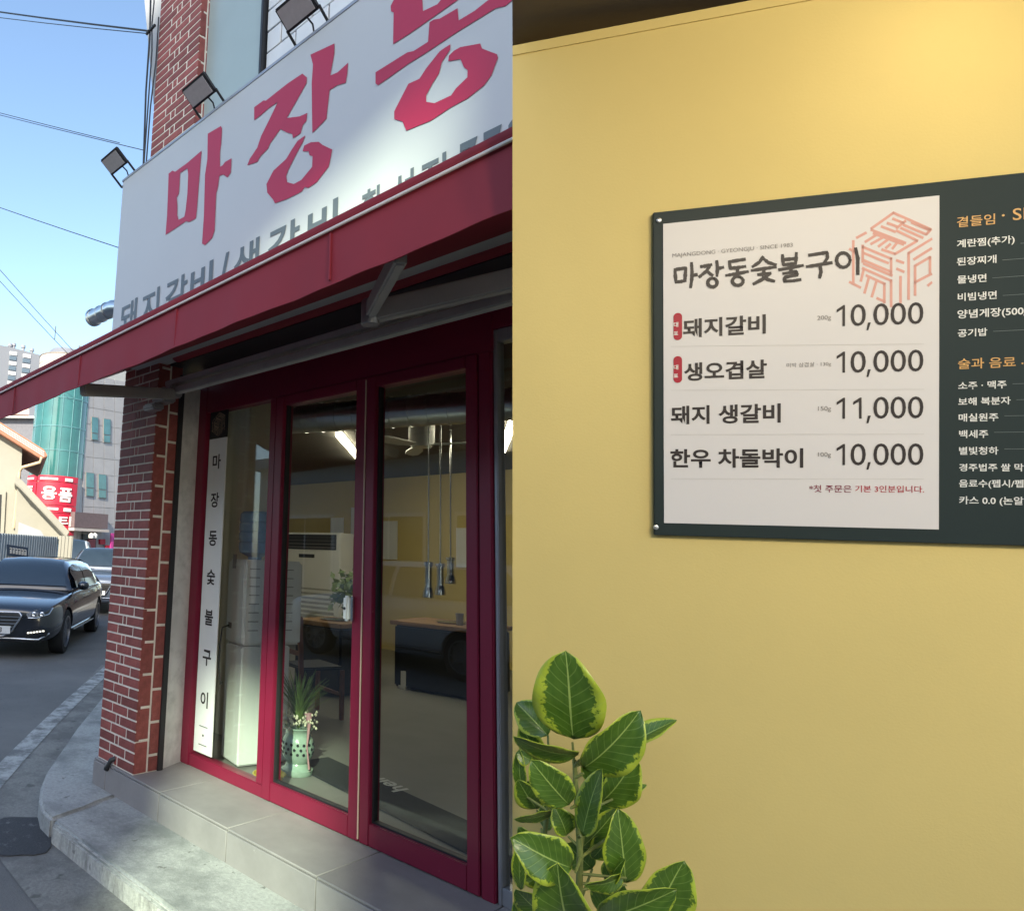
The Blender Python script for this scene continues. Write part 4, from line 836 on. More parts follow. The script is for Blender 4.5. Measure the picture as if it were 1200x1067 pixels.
# ================================================================== CARS
K['carblack'] = mat('black_car_paint', (.006, .008, .014), .18, var=.05, coat=1., spec=.6); K['carsilver'] = mat('silver_car_paint', (.09, .11, .15), .25, .3, var=.03, coat=1.); K['carwhite'] = mat('white_car_paint', (.62, .63, .64), .25, var=.02, coat=.8)
K['cglass'] = mat('car_glass', (.018, .028, .036), .05, var=.1, coat=.5, spec=.9); K['tyre'] = mat('tyre_rubber', (.014, .014, .015), .8, var=.2, scale=20); K['rim'] = mat('alloy_rim', (.32, .32, .34), .3, .9); K['chrome'] = mat('chrome', (.68, .68, .70), .12, 1., var=.02); K['headlamp'] = mat('headlamp_lens', (.20, .20, .21), .1, var=.5, scale=30, coat=1.)
K['drl'] = emit('daytime_led', (1, .95, .85), .8); K['plate'] = mat('number_plate', (.66, .66, .66), .5)
def car(name, label, paint, kind='sedan', plate=None, group=None):
    t = thing(name, (0, 0, 0), label, 'car', group); suv = kind != 'sedan'; H = {'sedan': 1.47, 'suv': 1.70, 'van': 1.97}[kind]; zb = {'sedan': .0, 'suv': .16, 'van': .22}[kind]
    # lower body
    st_ = [(2.50, .60, .34, .68), (2.46, .74, .26, .74), (2.36, .84, .23, .79), (2.15, .90, .22, .84), (1.85, .925, .22, .885), (1.5, .935, .22, .92), (1.05, .94, .22, .965), (.6, .94, .22, .985), (0, .94, .22, .995), (-.7, .94, .22, 1.01), (-1.3, .935, .22, 1.03), (-1.8, .92, .24, 1.045), (-2.2, .88, .27, 1.04), (-2.42, .80, .32, .99), (-2.48, .66, .42, .90)]
    secs = []
    for x, hw, zl, zt in st_:
        zt += zb; zl += zb * .4; half = [(0, zl), (hw * .80, zl), (hw * .96, zl + .08), (hw, zl + (zt - zl) * .45), (hw * .985, zl + (zt - zl) * .72), (hw * .93, zt - .045), (hw * .84, zt - .008), (hw * .5, zt + .018), (0, zt + .028)]
        secs.append([V((x, y, z)) for y, z in half] + [V((x, -y, z)) for y, z in reversed(half[1:-1])])
    k = MB(); k.loft(secs, closed=True); body = k.build('body', paint, t, smooth=60)
    sd = body.modifiers.new('s', 'SUBSURF'); sd.levels = 2; sd.render_levels = 2
    cut = MB()
    for ax_ in (1.62, -1.40):
        for s in (-1, 1): cut.tube([(ax_, s * .62, .345), (ax_, s * 1.2, .345)], .392, 32)
    co = cut.build('cutter', 'black'); bo = body.modifiers.new('b', 'BOOLEAN'); bo.operation = 'DIFFERENCE'; bo.object = co; bo.solver = 'EXACT'
    bpy.context.view_layer.update(); me = bpy.data.meshes.new_from_object(body.evaluated_get(bpy.context.evaluated_depsgraph_get())); body.modifiers.clear(); body.data = me; bpy.data.objects.remove(co)
    for p in me.polygons: p.use_smooth = True
    me.set_sharp_from_angle(angle=R_(35))
    # cabin
    zbse = .97 + zb
    rf, rr_ = {'sedan': (.30, -.95), 'suv': (.45, -1.9), 'van': (1.2, -2.2)}[kind]; bf, br = {'sedan': (1.12, -1.95), 'suv': (1.15, -2.35), 'van': (1.9, -2.4)}[kind]
    ns = 16; secs = []
    for i in range(ns + 1):
        s = i / ns; x = bf + (br - bf) * s
        if x > rf: tz = math.sin(max(0, (bf - x) / (bf - rf)) * math.pi / 2) ** .85
        elif x < rr_: tz = math.sin(max(0, (x - br) / (rr_ - br)) * math.pi / 2) ** .85
        else: tz = 1 + .018 * math.sin(math.pi * (rf - x) / (rf - rr_))
        zt = zbse + (H - zbse) * tz; zt = max(zt, zbse + .004); wb = .845 if bf - .3 > x > br + .3 else .78; wt = .845 - .25 * tz
        half = [(0, zbse - .06), (wb, zbse - .06), (wb, zbse), (wb + (wt - wb) * .5 + .02 * tz, zbse + (zt - zbse) * .55), (wt, zt - .045 * tz), (wt * .86, zt - .008 * tz), (wt * .45, zt + .012 * tz), (0, zt + .018 * tz)]
        secs.append([V((x, y, z)) for y, z in half] + [V((x, -y, z)) for y, z in reversed(half[1:-1])])
    k = MB(); k.loft(secs, closed=True); cabin = k.build('cabin', paint, t, smooth=50)
    # glass laid on the cabin
    def pane(nm, pts, par, off):
        k = MB(); k.prism([V(p) for p in pts], off); return k.build(nm, 'cglass', par, bevel=.004)
    def cab(x, frac, side, o=.022):                        # a point on the cabin's side at x and height fraction
        if x > rf: tz = math.sin(max(0, (bf - x) / (bf - rf)) * math.pi / 2) ** .85
        elif x < rr_: tz = math.sin(max(0, (x - br) / (rr_ - br)) * math.pi / 2) ** .85
        else: tz = 1
        zt = zbse + (H - zbse) * tz; wt = .845 - .25 * tz; wb = .845 if bf - .3 > x > br + .3 else .78
        f_ = frac; mid = wb + (wt - wb) * .5 + .02 * tz
        y = wb + (mid - wb) * f_ / .55 if f_ < .55 else mid + (wt - mid) * (f_ - .55) / .40
        return V((x, side * (y + o), zbse + (zt - zbse) * f_))
    for side in (-1, 1):
        for xa, xb in ((rf + .45, rf - .42), (rf - .50, rr_ - .28)):
            k = MB(); k.loft([[cab(xa + (xb - xa) * j / 10, fr2, side) for j in range(11)] for fr2 in (.04, .3, .55, .72, .86)], cap=False); k.build('side_window', 'cglass', t, smooth=60, recalc=False)
        k = MB(); k.tube([cab(rf + .62, .02, side, .014), cab(rf, .02, side, .014), cab(rr_ - .5, .02, side, .014)], .009, 8); k.build('window_trim', 'chrome', t)
        for x_ in (rf - .30, rf - 1.35):
            k = MB(); k.obox((x_, side * .945, .88 + zb), ((1, 0, 0), (0, 1, 0), (0, 0, 1)), (.10, .012, .014)); k.build('door_handle', paint, t, bevel=.006)
        k = MB(); k.obox((-.0, side * .895, .31 + zb * .4), ((1, 0, 0), (0, 1, 0), (0, 0, 1)), (1.0, .014, .010)); k.build('sill_trim', 'chrome', t, bevel=.004)
        m0_ = V((rf + .52, side * .98, zbse + .075)); k = MB(); k.lathe([(.0, -.10), (.05, -.085), (.075, -.03), (.075, .03), (.05, .085), (0, .10)], m0_, 16, (0, 1, 0)); k.tube([m0_ - V((0, side * .06, .03)), V((rf + .5, side * .80, zbse + .0))], .018, 8); k.build('mirror', paint, t, smooth=50)
    for nm, xa, xb, sgn in (('windscreen', bf - .04, rf + .06, 1), ('rear_window', br + .06, rr_ - .05, -1)):
        n = 8; rows = []
        for j in range(n + 1):
            x = xa + (xb - xa) * j / n; tz = math.sin((bf - x) / (bf - rf) * math.pi / 2) ** .85 if sgn > 0 else math.sin((x - br) / (rr_ - br) * math.pi / 2) ** .85
            zt = zbse + (H - zbse) * tz; wt = .845 - .25 * tz; rows.append([V((x + sgn * .012, y * wt, z)) for y, z in ((-.90, zt - .012 * tz + .012), (-.45, zt + .012 * tz + .012), (0, zt + .018 * tz + .012), (.45, zt + .012 * tz + .012), (.90, zt - .012 * tz + .012))])
        k = MB(); k.loft(rows, cap=False); k.build(nm, 'cglass', t, smooth=60, recalc=False)
    # wheels
    for ax_ in (1.62, -1.40):
        for s in (-1, 1):
            c = V((ax_, s * .80, .345)); wt_ = MB(); wt_.lathe([(.24, -.11), (.33, -.11), (.345, -.09), (.345, .09), (.33, .11), (.24, .11), (.235, 0), (.24, -.11)], c, 32, (0, s, 0), caps=False); wh = wt_.build('wheel', 'tyre', t, smooth=40)
            k = MB(); k.lathe([(.236, -.1), (.245, .06), (.25, .116), (.23, .116), (.225, .03), (.05, .02), (.048, .095), (0, .097)], c, 32, (0, s, 0), caps=False); k.build('rim', 'rim', wh, smooth=40)
            k = MB()
            for j in range(10):
                a = 2 * math.pi * j / 10; e = V((math.cos(a), 0, math.sin(a))); k.obox(c + e * .14 + V((0, s * .085, 0)), (e, V((0, 1, 0)), e.cross(V((0, 1, 0)))), (.10, .012, .014))
            k.build('spokes', 'rim', wh)
    # nose: grille, lamps, bumper, plate
    gz_ = .55 + zb * .8
    out_ = [(-.36, .15), (.36, .15), (.40, .10), (.28, -.12), (.14, -.20), (-.14, -.20), (-.28, -.12), (-.40, .10)]
    bvh = BVHTree.FromPolygons([v_.co.copy() for v_ in me.vertices], [tuple(p.vertices) for p in me.polygons])
    def nose(y, z, o=0):
        h = bvh.ray_cast(V((5, y, gz_ + z)), V((-1, 0, 0)))[0]; return V(((h.x if h and h.x > 1.7 else 1.95) + o, y, gz_ + z))
    k = MB(); P0 = [nose(y, z, .0) for y, z in out_]; k.prism(P0, (.03, 0, 0)); gr = k.build('grille', 'black', t)
    k = MB()
    for i in range(len(out_)): k.tube([nose(*out_[i], .03), nose(*out_[(i + 1) % len(out_)], .03)], .016, 8)
    k.build('grille_frame', 'chrome', gr, smooth=60)
    for j in range(6):
        z = -.165 + j * .05; hw = .12 + min(.28, max(0, (z + .22) * 1.05)); k = MB(); k.obox(nose(0, z, .034), ((0, 1, 0), (1, 0, 0), (0, 0, 1)), (hw, .008, .008)); k.build('grille_bar', 'chrome', gr)
    for s in (-1, 1):
        pts = [nose(s * .46, .13, .02), nose(s * .58, .19, .02), nose(s * .74, .235, .02), nose(s * .80, .215, .02), nose(s * .78, .13, .02), nose(s * .62, .075, .02), nose(s * .50, .075, .02)]
        k = MB(); k.prism(pts, (-.12, 0, .0)); hl = k.build('headlight', 'headlamp', t, bevel=.008)
        k = MB(); k.tube([pts[6] + V((.012, 0, 0)), pts[5] + V((.012, 0, 0)), pts[4] + V((.014, 0, 0)), pts[3] + V((.012, 0, 0))], .010, 8); k.build('lamp_trim', 'chrome', hl, smooth=60)
        for y in (.58, .69):
            k = MB(); k.lathe([(.0, 0), (.036, 0), (.036, .02), (.024, .026), (0, .02)], nose(s * y, .13, .012), 16, (1, 0, 0)); k.build('lamp_lens', 'chrome', hl, smooth=40)
        k = MB(); k.prism([nose(s * .48, -.17, .004), nose(s * .76, -.10, .004), nose(s * .80, -.14, .004), nose(s * .76, -.20, .004), nose(s * .48, -.21, .004)], (.015, 0, 0)); ai = k.build('air_intake', 'black', t)
        for j in range(6): k = MB(); k.obox(nose(s * (.52 + j * .042), -.145 + j * .006, .03), ((0, 1, 0), (1, 0, 0), (0, 0, 1)), (.014, .006, .009)); k.build('running_light', 'drl', ai)
    k = MB(); k.tube([nose(-.80, -.16, .012), nose(-.66, -.25, .012), nose(-.45, -.24, .012), nose(-.2, -.235, .012), nose(0, -.235, .012), nose(.2, -.235, .012), nose(.45, -.24, .012), nose(.66, -.25, .012), nose(.80, -.16, .012)], .016, 8); k.build('bumper_trim', 'chrome', t, smooth=60)
    k = MB(); k.obox(nose(0, -.105, .058), ((0, 1, 0), (1, 0, 0), (0, 0, 1)), (.26, .006, .055)); pl_ = k.build('number_plate', 'plate', t)
    if plate: place_text('plate_number', plate, 'ink', pl_, nose(0, -.105, .0655) + V((0, .10, -.036)), (0, 1, 0), (0, 0, 1), height=.072, bold=.02)
    return t
def put(t, p, head): t.location = (p.x, p.y, 0); t.rotation_euler = (0, 0, head)
hd = math.atan2(-.60, .80)
s1 = car('parked_car', 'glossy black sedan with chrome grille parked facing out of the side street', 'carblack', 'sedan', '3')
wp = on_z(71, 764, 0); fw = V((math.cos(hd), math.sin(hd), 0)); lf = V((-fw.y, fw.x, 0)); put(s1, wp - fw * 1.62 - lf * .84, hd)
s2 = car('parked_car', 'silver blue car parked behind the black sedan', 'carsilver', 'suv'); put(s2, at(113, 690, 18.8) - fw * 1.2 , hd + R_(4))
s3 = car('parked_van', 'white van standing beyond the fence end', 'carwhite', 'van'); put(s3, at(80, 680, 25.5), hd + R_(8)); s3['category'] = 'van'
s4 = car('parked_car', 'white car across the street seen mirrored in the double doors', 'carwhite', 'suv'); put(s4, V((-7.2, -4.2, 0)), R_(180))

# ================================================================== THE ROOM ON THE RIGHT: yellow wall, ceiling, menu board, plant
def rodr(w_):
    w_ = V(w_); return M.Rotation(w_.length, 3, w_.normalized())
Qm = rodr((.0133, .334, -.0081)); SCL = .65 / .70
WU, WV, WN = [c2w(Qm @ V(e)) for e in ((1, 0, 0), (0, 1, 0), (0, 0, 1))]     # right, down, away from the camera
WO = EYE + c2w(V((.9581, -.5416, 1.6031)) * SCL); WP = Plane(WO, -WN)
def wl(x, y, off=0.): return WP.hit(x, y, off)
def uv(p): return ((p - WO).dot(WU), (p - WO).dot(WV))
def wp(u_, v_, off=0.): return WO + WU * u_ + WV * v_ - WN * off
HB = .65; vC = -.6676 * HB
room = thing('yellow_partition', wl(900, 1000), 'plain yellow painted partition wall carrying the menu board', 'wall')
# the wall's free end is cut square to the sight line of someone facing it; top meets the ceiling, foot stands on the pavement
E0, E1 = wl(600.6, -40), wl(600.6, 1300); u0, v0 = uv(E0); u1, v1 = uv(E1)
def edge(v_): return u0 + (u1 - u0) * (v_ - v0) / (v1 - v0)
vB = 2.62; uR = uv(wl(1330, 600))[0]; TH = .14
def radial(p, k): q = (p - EYE).normalized(); return p + q * (k / q.dot(WN))
pts = [wp(edge(vC - .02), vC - .02), wp(uR, vC - .02), wp(uR, vB), wp(edge(vB), vB)]
bk = [radial(pts[0], TH), pts[1] + WN * TH, pts[2] + WN * TH, radial(pts[3], TH)]
k = MB(); k.add(pts + bk, [(0, 1, 2, 3), (7, 6, 5, 4), (0, 4, 5, 1), (1, 5, 6, 2), (2, 6, 7, 3), (3, 7, 4, 0)]); k.build('wall_face', 'yellow', room)
# thin bead where wall and ceiling meet
k = MB(); k.prism([wp(edge(vC) + .001, vC - .0, .001), wp(uR, vC, .001), wp(uR, vC + .004, .001), wp(edge(vC + .004) + .001, vC + .004, .001)], -WN * .003); k.build('ceiling_bead', 'yellow', room)
# ceiling slab with recessed downlights
CPl = Plane(wp(0, vC - .001), WV)
c0_, c1_ = CPl.hit(600.6, 63.0), CPl.hit(600.6, -120); cd = (c1_ - c0_).normalized()
dpt = 2.6
ca = radial(wp(edge(vC - .001), vC - .001), TH) ; cb_ = c0_ + cd * dpt; cc = wp(uR + .3, vC - .001, (cb_ - WO).dot(-WN)); ce = wp(uR + .3, vC - .001, -TH)
cei = thing('room_ceiling', ca, 'dark brown painted ceiling slab above the yellow wall', 'ceiling')
k = MB(); k.prism([ca, cb_, cc, ce], -WV * .12); k.build('slab', 'ceil2', cei)
def downlight(u_, off, energy, size, label, spot=150, blend=.6):
    p = wp(u_, vC, off); t = thing('downlight', p, label, 'light', 'downlights in the dark ceiling')
    k = MB(); k.lathe([(.05, 0), (.065, 0), (.065, .012), (.05, .012)], p, 24, WV); k.build('trim_ring', 'white', t, smooth=40)
    k = MB(); k.lathe([(.049, .001), (.048, .012), (.038, .026), (.02, .034), (0, .036)], p, 24, WV); k.build('diffuser', emit('downlight_glow', (1, .86, .62), 6) if 'downlight_glow' not in bpy.data.materials else bpy.data.materials['downlight_glow'], t, smooth=60)
    l_ = bpy.data.lights.new('downlight_bulb', 'POINT'); l_.energy = energy; l_.color = (1, .90, .74); l_.shadow_soft_size = size
    o = bpy.data.objects.new('downlight_bulb', l_); COL.objects.link(o); o.location = p + WV * (.045 + size); adopt(o, t)
uA = uv(wl(1120, 0))[0]
downlight(uA, .26, .40, .05, 'small warm downlight close to the yellow wall above the menu board', 150, .8)
downlight(uv(wl(950, 300))[0], 1.5, 15, .10, 'added unseen warm downlight well in front of the menu board, towards the street', 160, .5)  # unseen lamp added to light the yellow wall evenly
downlight(uv(wl(1300, 300))[0], 1.5, 17, .10, 'added unseen warm downlight well in front of the menu board, towards the room', 160, .5)  # second out-of-view lamp, added to fill the wall with light
# --- menu board
bd = thing('menu_board', wl(764, 627), 'dark green menu board with white price panel on the yellow wall', 'menu board')
bl, bt_ = uv(wl(764.5, 440))[0], -.042 * HB; bb = 1.0419 * HB; br_ = uv(wl(1300, 400))[0]
k = MB(); k.prism([wp(bl, bt_, .004), wp(br_, bt_, .004), wp(br_, bb, .004), wp(bl, bb, .004)], -WN * .010); k.build('backing', 'board', bd, bevel=.0012)
pr_ = .5069 * HB / .70; O1 = .0165; PW = .5069 * SCL
k = MB(); k.prism([wp(0, 0, .0145), wp(PW, 0, .0145), wp(PW, HB, .0145), wp(0, HB, .0145)], -WN * .0012); wpn = k.build('white_panel', 'boardwhite', bd)
for (px, py) in ((772, 258), (768.5, 617)):
    k = MB(); k.lathe([(0, 0), (.0052, 0), (.0050, .003), (.003, .004), (0, .004)], wl(px, py, .014), 16, -WN); k.build('screw', 'screw', bd, smooth=40)
def bt_text(body, x0, y0, x1, m_, bold=.01, off=O1, par=None, nm='lettering', aspect=1.):
    a, b = wl(x0, y0, off), wl(x1, y0, off); w_ = (b - a).dot(WU)
    return place_text(nm, body, m_, par or wpn, a, WU, -WV, width=w_, bold=bold, aspect=aspect)
bt_text('MAJANGDONG · GYEONGJU · SINCE 1983', 788, 302.5, 929, 'inkgrey', .0)
BR = [[(197, 456), (199, 492), (203, 530)], [(195, 458), (228, 453), (260, 449)], [(258, 450), (255, 486), (252, 522)], [(202, 528), (230, 525), (256, 519)], [(290, 420), (293, 470), (291, 515), (285, 558)], [(292, 492), (320, 486)],
      [(343, 441), (372, 437), (402, 430)], [(396, 432), (372, 468), (334, 499)], [(376, 462), (392, 480), (408, 490)], [(432, 409), (436, 450), (433, 494)], [(434, 453), (468, 445)],
      [(500, 415), (545, 407), (590, 400)], [(503, 415), (508, 451), (548, 447), (592, 440)], [(549, 446), (548, 470)], [(484, 491), (545, 481), (607, 469)],
      [(692, 386), (672, 416), (633, 442)], [(694, 396), (722, 418), (764, 431)], [(628, 463), (695, 453), (764, 443)], [(697, 455), (696, 482)], [(664, 486), (735, 478)], [(730, 482), (690, 512), (638, 539)], [(690, 502), (724, 515), (756, 523)],
      [(802, 375), (804, 405), (808, 432)], [(880, 364), (878, 394), (875, 424)], [(806, 402), (876, 396)], [(808, 431), (876, 423)], [(783, 459), (850, 447), (917, 434)], [(850, 448), (848, 470)], [(806, 480), (880, 468), (885, 487), (816, 500), (812, 523), (860, 521), (903, 514)],
      [(952, 377), (1003, 369), (1052, 361), (1055, 392), (1036, 420)], [(938, 441), (1006, 431), (1078, 419)], [(1012, 431), (1019, 468), (1011, 504)],
      [(408 + 27 * math.cos(a_ * .5236 - 1.2), 531 + 25 * math.sin(a_ * .5236 - 1.2)) for a_ in range(13)], [(550 + 31 * math.cos(a_ * .5236 - 1.2), 522 + 25 * math.sin(a_ * .5236 - 1.2)) for a_ in range(13)], [((178 + 37 * math.cos(a_ * .5236)) * 1.0345 + 960, (530 + 40 * math.sin(a_ * .5236)) * 1.0345 - 144) for a_ in range(13)],
      [(245 * 1.0345 + 960, 466 * 1.0345 - 144), (257 * 1.0345 + 960, 520 * 1.0345 - 144), (257 * 1.0345 + 960, 606 * 1.0345 - 144)]]
k = MB(); rnd = random.Random(4)
for i, st_ in enumerate(BR):
    off = O1 - .0002 + i * .000012; P_ = lambda x, y: wl(750 + x / 4.8, 220 + y / 4.8, off); ring = []; n_s = len(st_) - 1; L2, R2 = [], []
    dense = []
    for j in range(n_s):
        for m_ in range(6): dense.append((st_[j][0] + (st_[j + 1][0] - st_[j][0]) * m_ / 6, st_[j][1] + (st_[j + 1][1] - st_[j][1]) * m_ / 6))
    dense.append(st_[-1])
    for j, p in enumerate(dense):
        q0, q1 = dense[max(j - 1, 0)], dense[min(j + 1, len(dense) - 1)]; tx, ty = q1[0] - q0[0], q1[1] - q0[1]; ln = math.hypot(tx, ty) or 1; tx /= ln; ty /= ln
        rr = 9.6 * (1 + rnd.uniform(-.13, .13)) * (.84 + .22 * math.sin(math.pi * j / max(1, len(dense) - 1))); e_ = (-.6 if j == 0 else (.6 if j == len(dense) - 1 else 0)) * rr
        L2.append(P_(p[0] + tx * e_ - ty * rr, p[1] + ty * e_ + tx * rr)); R2.append(P_(p[0] + tx * e_ + ty * rr, p[1] + ty * e_ - tx * rr))
    n = len(L2); k.add(L2 + R2, [(j, j + 1, n + j + 1, n + j) for j in range(n - 1)])
k.build('brush_heading', 'ink', wpn, recalc=False)
bt_text('돼지갈비', 800.4, 395.5, 897.5, 'ink', .026); bt_text('생오겹살', 801.7, 446, 898.7, 'ink', .026); bt_text('돼지 생갈비', 786.2, 496.8, 915, 'ink', .026); bt_text('한우 차돌박이', 785.6, 547.4, 941.4, 'ink', .026)
def glyph(ch, x0, x1, ybot, ytop):
    a, b, t = wl(x0, ybot, O1), wl(x1, ybot, O1), wl(x0, ytop, O1); w_ = (b - a).dot(WU); h_ = (a - t).dot(WV)
    if ch == '1':
        lp = [(1, 0), (1, 1), (.80, 1), (.0, .80), (.0, .66), (.70, .82), (.70, 0)]; me = shapes_mesh([lp], lambda p, q: a + WU * (p * w_) - WV * (q * h_)); link('lettering', me, 'ink', wpn)
    elif ch == ',':
        lp = [(.35, 1), (1, 1), (.45, 0), (0, 0)]; me = shapes_mesh([lp], lambda p, q: a + WU * (p * w_) - WV * (q * h_)); link('lettering', me, 'ink', wpn)
    else: place_text('lettering', ch, 'ink', wpn, a, WU, -WV, width=w_, height=h_, bold=.0)
for yb_, sec in ((382, 0), (436.4, 0), (490.2, 1), (544.2, 0)):        # baseline of the first figure in each row
    sl_ = -.032 + (yb_ - 382) / 162 * .030; X = lambda v_: 950 + v_ / 4.268; Y = lambda v_: yb_ + (X(v_) - 980.5) * sl_; hg = 24.6
    glyph('1', X(130), X(172), Y(130), Y(130) - hg)
    if sec: glyph('1', X(213), X(255), Y(213), Y(213) - hg)
    else: glyph('0', X(200), X(276), Y(200) + .4, Y(200) - hg - .4)
    glyph(',', X(279), X(301), Y(280) + 5.5, Y(280) - 3.4)
    for q0 in (314, 400, 487): glyph('0', X(q0), X(q0 + 77), Y(q0) + .4, Y(q0) - hg - .6)
for x, y, tx in ((957.7, 376, '200g'), (921.8, 431, '미박 삼겹살 · 130g'), (958.6, 482.3, '150g'), (958.6, 536, '100g')): bt_text(tx, x, y, 974, 'inkgrey', .0)
bt_text('*첫 주문은', 948.3, 576, 998, 'inkwine', .006); bt_text('기본 3인분입니다.', 1002, 576, 1083, 'inkred', .006)
for y0, y1 in ((368, 399), (418, 448.5)):
    a, b = uv(wl(787, y0)), uv(wl(797, y1)); cx_, r_ = (a[0] + b[0]) / 2, (b[0] - a[0]) / 2; loop = []
    for j in range(13): t = math.pi + math.pi * j / 12; loop.append(wp(cx_ + r_ * math.cos(t), a[1] + r_ + r_ * math.sin(t), .0162))
    for j in range(13): t = math.pi * j / 12; loop.append(wp(cx_ + r_ * math.cos(t), b[1] - r_ + r_ * math.sin(t), .0162))
    k = MB(); k.prism(loop, -WN * .0004); bg_ = k.build('badge', 'inkred', wpn)
    hgt = y1 - y0
    for ch, yy_ in (('대', y0 + hgt * .48), ('표', y0 + hgt * .78)): bt_text(ch, 789.4, yy_, 794.8, 'inkwhite', .02, .0170, bg_)
for y0, y1 in ((405.2, 402.2), (456.6, 455.4), (508.5, 507.8), (560, 560.5)):
    k = MB(); a, b = wl(786, y0, .0160), wl(1083, y1, .0160); k.prism([a, b, b + WV * .0006, a + WV * .0006], -WN * .0002); k.build('rule_line', 'inkline', wpn)
k = seal_mesh(lambda x, y: wl(980 + min(x, 893) / 7.9, 235 + y / 7.9, .0159 + .0000003 * x), 12.5); k.build('seal_emblem', 'inkpink', wpn, recalc=False)
OF = .0148
bt_text('곁들임', 1121.3, 266, 1166, 'inkorange', .006, OF, bd); bt_text('· SIDE', 1174, 259, 1236, 'inkorange', .006, OF, bd)
for tx, x0, y0, x1 in (('계란찜(추가)', 1121.3, 291.5, 1189), ('된장찌개', 1121.3, 311, 1167.7), ('물냉면', 1121.8, 332, 1156), ('비빔냉면', 1122.4, 352.5, 1168), ('양념게장(500g)', 1122, 374.5, 1210), ('공기밥', 1122.4, 394.5, 1157),
                       ('소주 · 맥주', 1122.9, 456, 1179.6), ('보해 복분자', 1122.9, 474.6, 1184.3), ('매실원주', 1123.4, 493.5, 1170), ('백세주', 1123.9, 512.7, 1158), ('별빛청하', 1123.9, 532.2, 1170), ('경주법주 쌀 막걸리', 1123.9, 551.5, 1222), ('음료수(펩시/펩시제로)', 1123.9, 571.5, 1240), ('카스 0.0 (논알콜)', 1123.9, 591.5, 1216)):
    bt_text(tx, x0, y0, x1, 'inkwhite', .016, OF, bd)
    if x1 < 1190:
        a, b = wl(x1 + 7, y0 - 7, OF), wl(1260, y0 - 7 - (1260 - x1) * .02, OF); b = a + WU * (b - a).dot(WU); k = MB(); k.prism([a, b, b + WV * .0006, a + WV * .0006], -WN * .0002); k.build('leader_line', 'inkline2', bd)
bt_text('술과 음료', 1122.7, 432, 1190.2, 'inkorange', .006, OF, bd); bt_text('· DRINK', 1197, 430, 1262, 'inkorange', .006, OF, bd)

# --- variegated rubber plant
def leaf_material():
    m = bpy.data.materials.new('variegated_leaf'); m.use_nodes = True; n = m.node_tree.nodes; l = m.node_tree.links; b = n['Principled BSDF']
    b.inputs['Roughness'].default_value = .3; b.inputs['Specular IOR Level'].default_value = .5
    at_ = n.new('ShaderNodeUVMap'); sx = n.new('ShaderNodeSeparateXYZ'); l.new(at_.outputs[0], sx.inputs[0])
    def math_(op, a, b2=None, c=None):
        q = n.new('ShaderNodeMath'); q.operation = op
        for i, v_ in enumerate((a, b2, c)):
            if v_ is None: continue
            if isinstance(v_, (int, float)): q.inputs[i].default_value = v_
            else: l.new(v_, q.inputs[i])
        return q.outputs[0]
    au = math_('ABSOLUTE', sx.outputs[0]); vv = sx.outputs[1]; oi = n.new('ShaderNodeObjectInfo')
    no = n.new('ShaderNodeTexNoise'); no.inputs['Scale'].default_value = 2.6; no.inputs['Detail'].default_value = 5; no.inputs['Roughness'].default_value = .6; no.noise_dimensions = '4D'
    mp = n.new('ShaderNodeMapping'); mp.inputs['Scale'].default_value = (1.6, 5.5, 1); l.new(at_.outputs[0], mp.inputs[0]); l.new(mp.outputs[0], no.inputs['Vector']); l.new(math_('MULTIPLY', oi.outputs['Random'], 40), no.inputs['W'])
    edge_ = math_('ADD', au, math_('MULTIPLY', math_('SUBTRACT', no.outputs['Fac'], .5), .95))
    sh = math_('MULTIPLY', math_('SUBTRACT', math_('FRACT', math_('MULTIPLY', oi.outputs['Random'], 7.3)), .45), .24)
    rp = n.new('ShaderNodeMapRange'); rp.inputs[1].default_value = .77; rp.inputs[2].default_value = .84; l.new(math_('ADD', edge_, sh), rp.inputs[0])
    # green, lime and margin colours
    n2 = n.new('ShaderNodeTexNoise'); n2.inputs['Scale'].default_value = 4; n2.inputs['Detail'].default_value = 3; l.new(at_.outputs[0], n2.inputs['Vector'])
    g = n.new('ShaderNodeMix'); g.data_type = 'RGBA'; g.inputs[6].default_value = (.032, .088, .008, 1); g.inputs[7].default_value = (.10, .185, .022, 1); l.new(n2.outputs['Fac'], g.inputs[0])
    mx2 = n.new('ShaderNodeMix'); mx2.data_type = 'RGBA'; l.new(rp.outputs[0], mx2.inputs[0]); l.new(g.outputs[2], mx2.inputs[6]); mx2.inputs[7].default_value = (.36, .44, .04, 1)
    # pale rib and side veins
    rib = math_('LESS_THAN', au, .028)
    ph = math_('SUBTRACT', math_('MULTIPLY', vv, 9.0), math_('MULTIPLY', au, 2.4)); fr = math_('ABSOLUTE', math_('SUBTRACT', math_('FRACT', ph), .5)); vein = math_('MULTIPLY', math_('LESS_THAN', fr, .05), .28)
    vf = math_('MAXIMUM', rib, vein)
    mx3 = n.new('ShaderNodeMix'); mx3.data_type = 'RGBA'; l.new(vf, mx3.inputs[0]); l.new(mx2.outputs[2], mx3.inputs[6]); mx3.inputs[7].default_value = (.30, .40, .10, 1)
    l.new(mx3.outputs[2], b.inputs['Base Color'])
    bp = n.new('ShaderNodeBump'); bp.inputs['Strength'].default_value = .35; bp.inputs['Distance'].default_value = .004; l.new(math_('SUBTRACT', math_('MINIMUM', fr, .12), math_('MULTIPLY', rib, .1)), bp.inputs['Height']); l.new(bp.outputs[0], b.inputs['Normal'])
    return m
K['ficus'] = leaf_material(); K['stem'] = mat('green_brown_stem', (.16, .19, .05), .6, var=.3, scale=30)
pot_c = wl(655, 1000, .30); GZ = .12
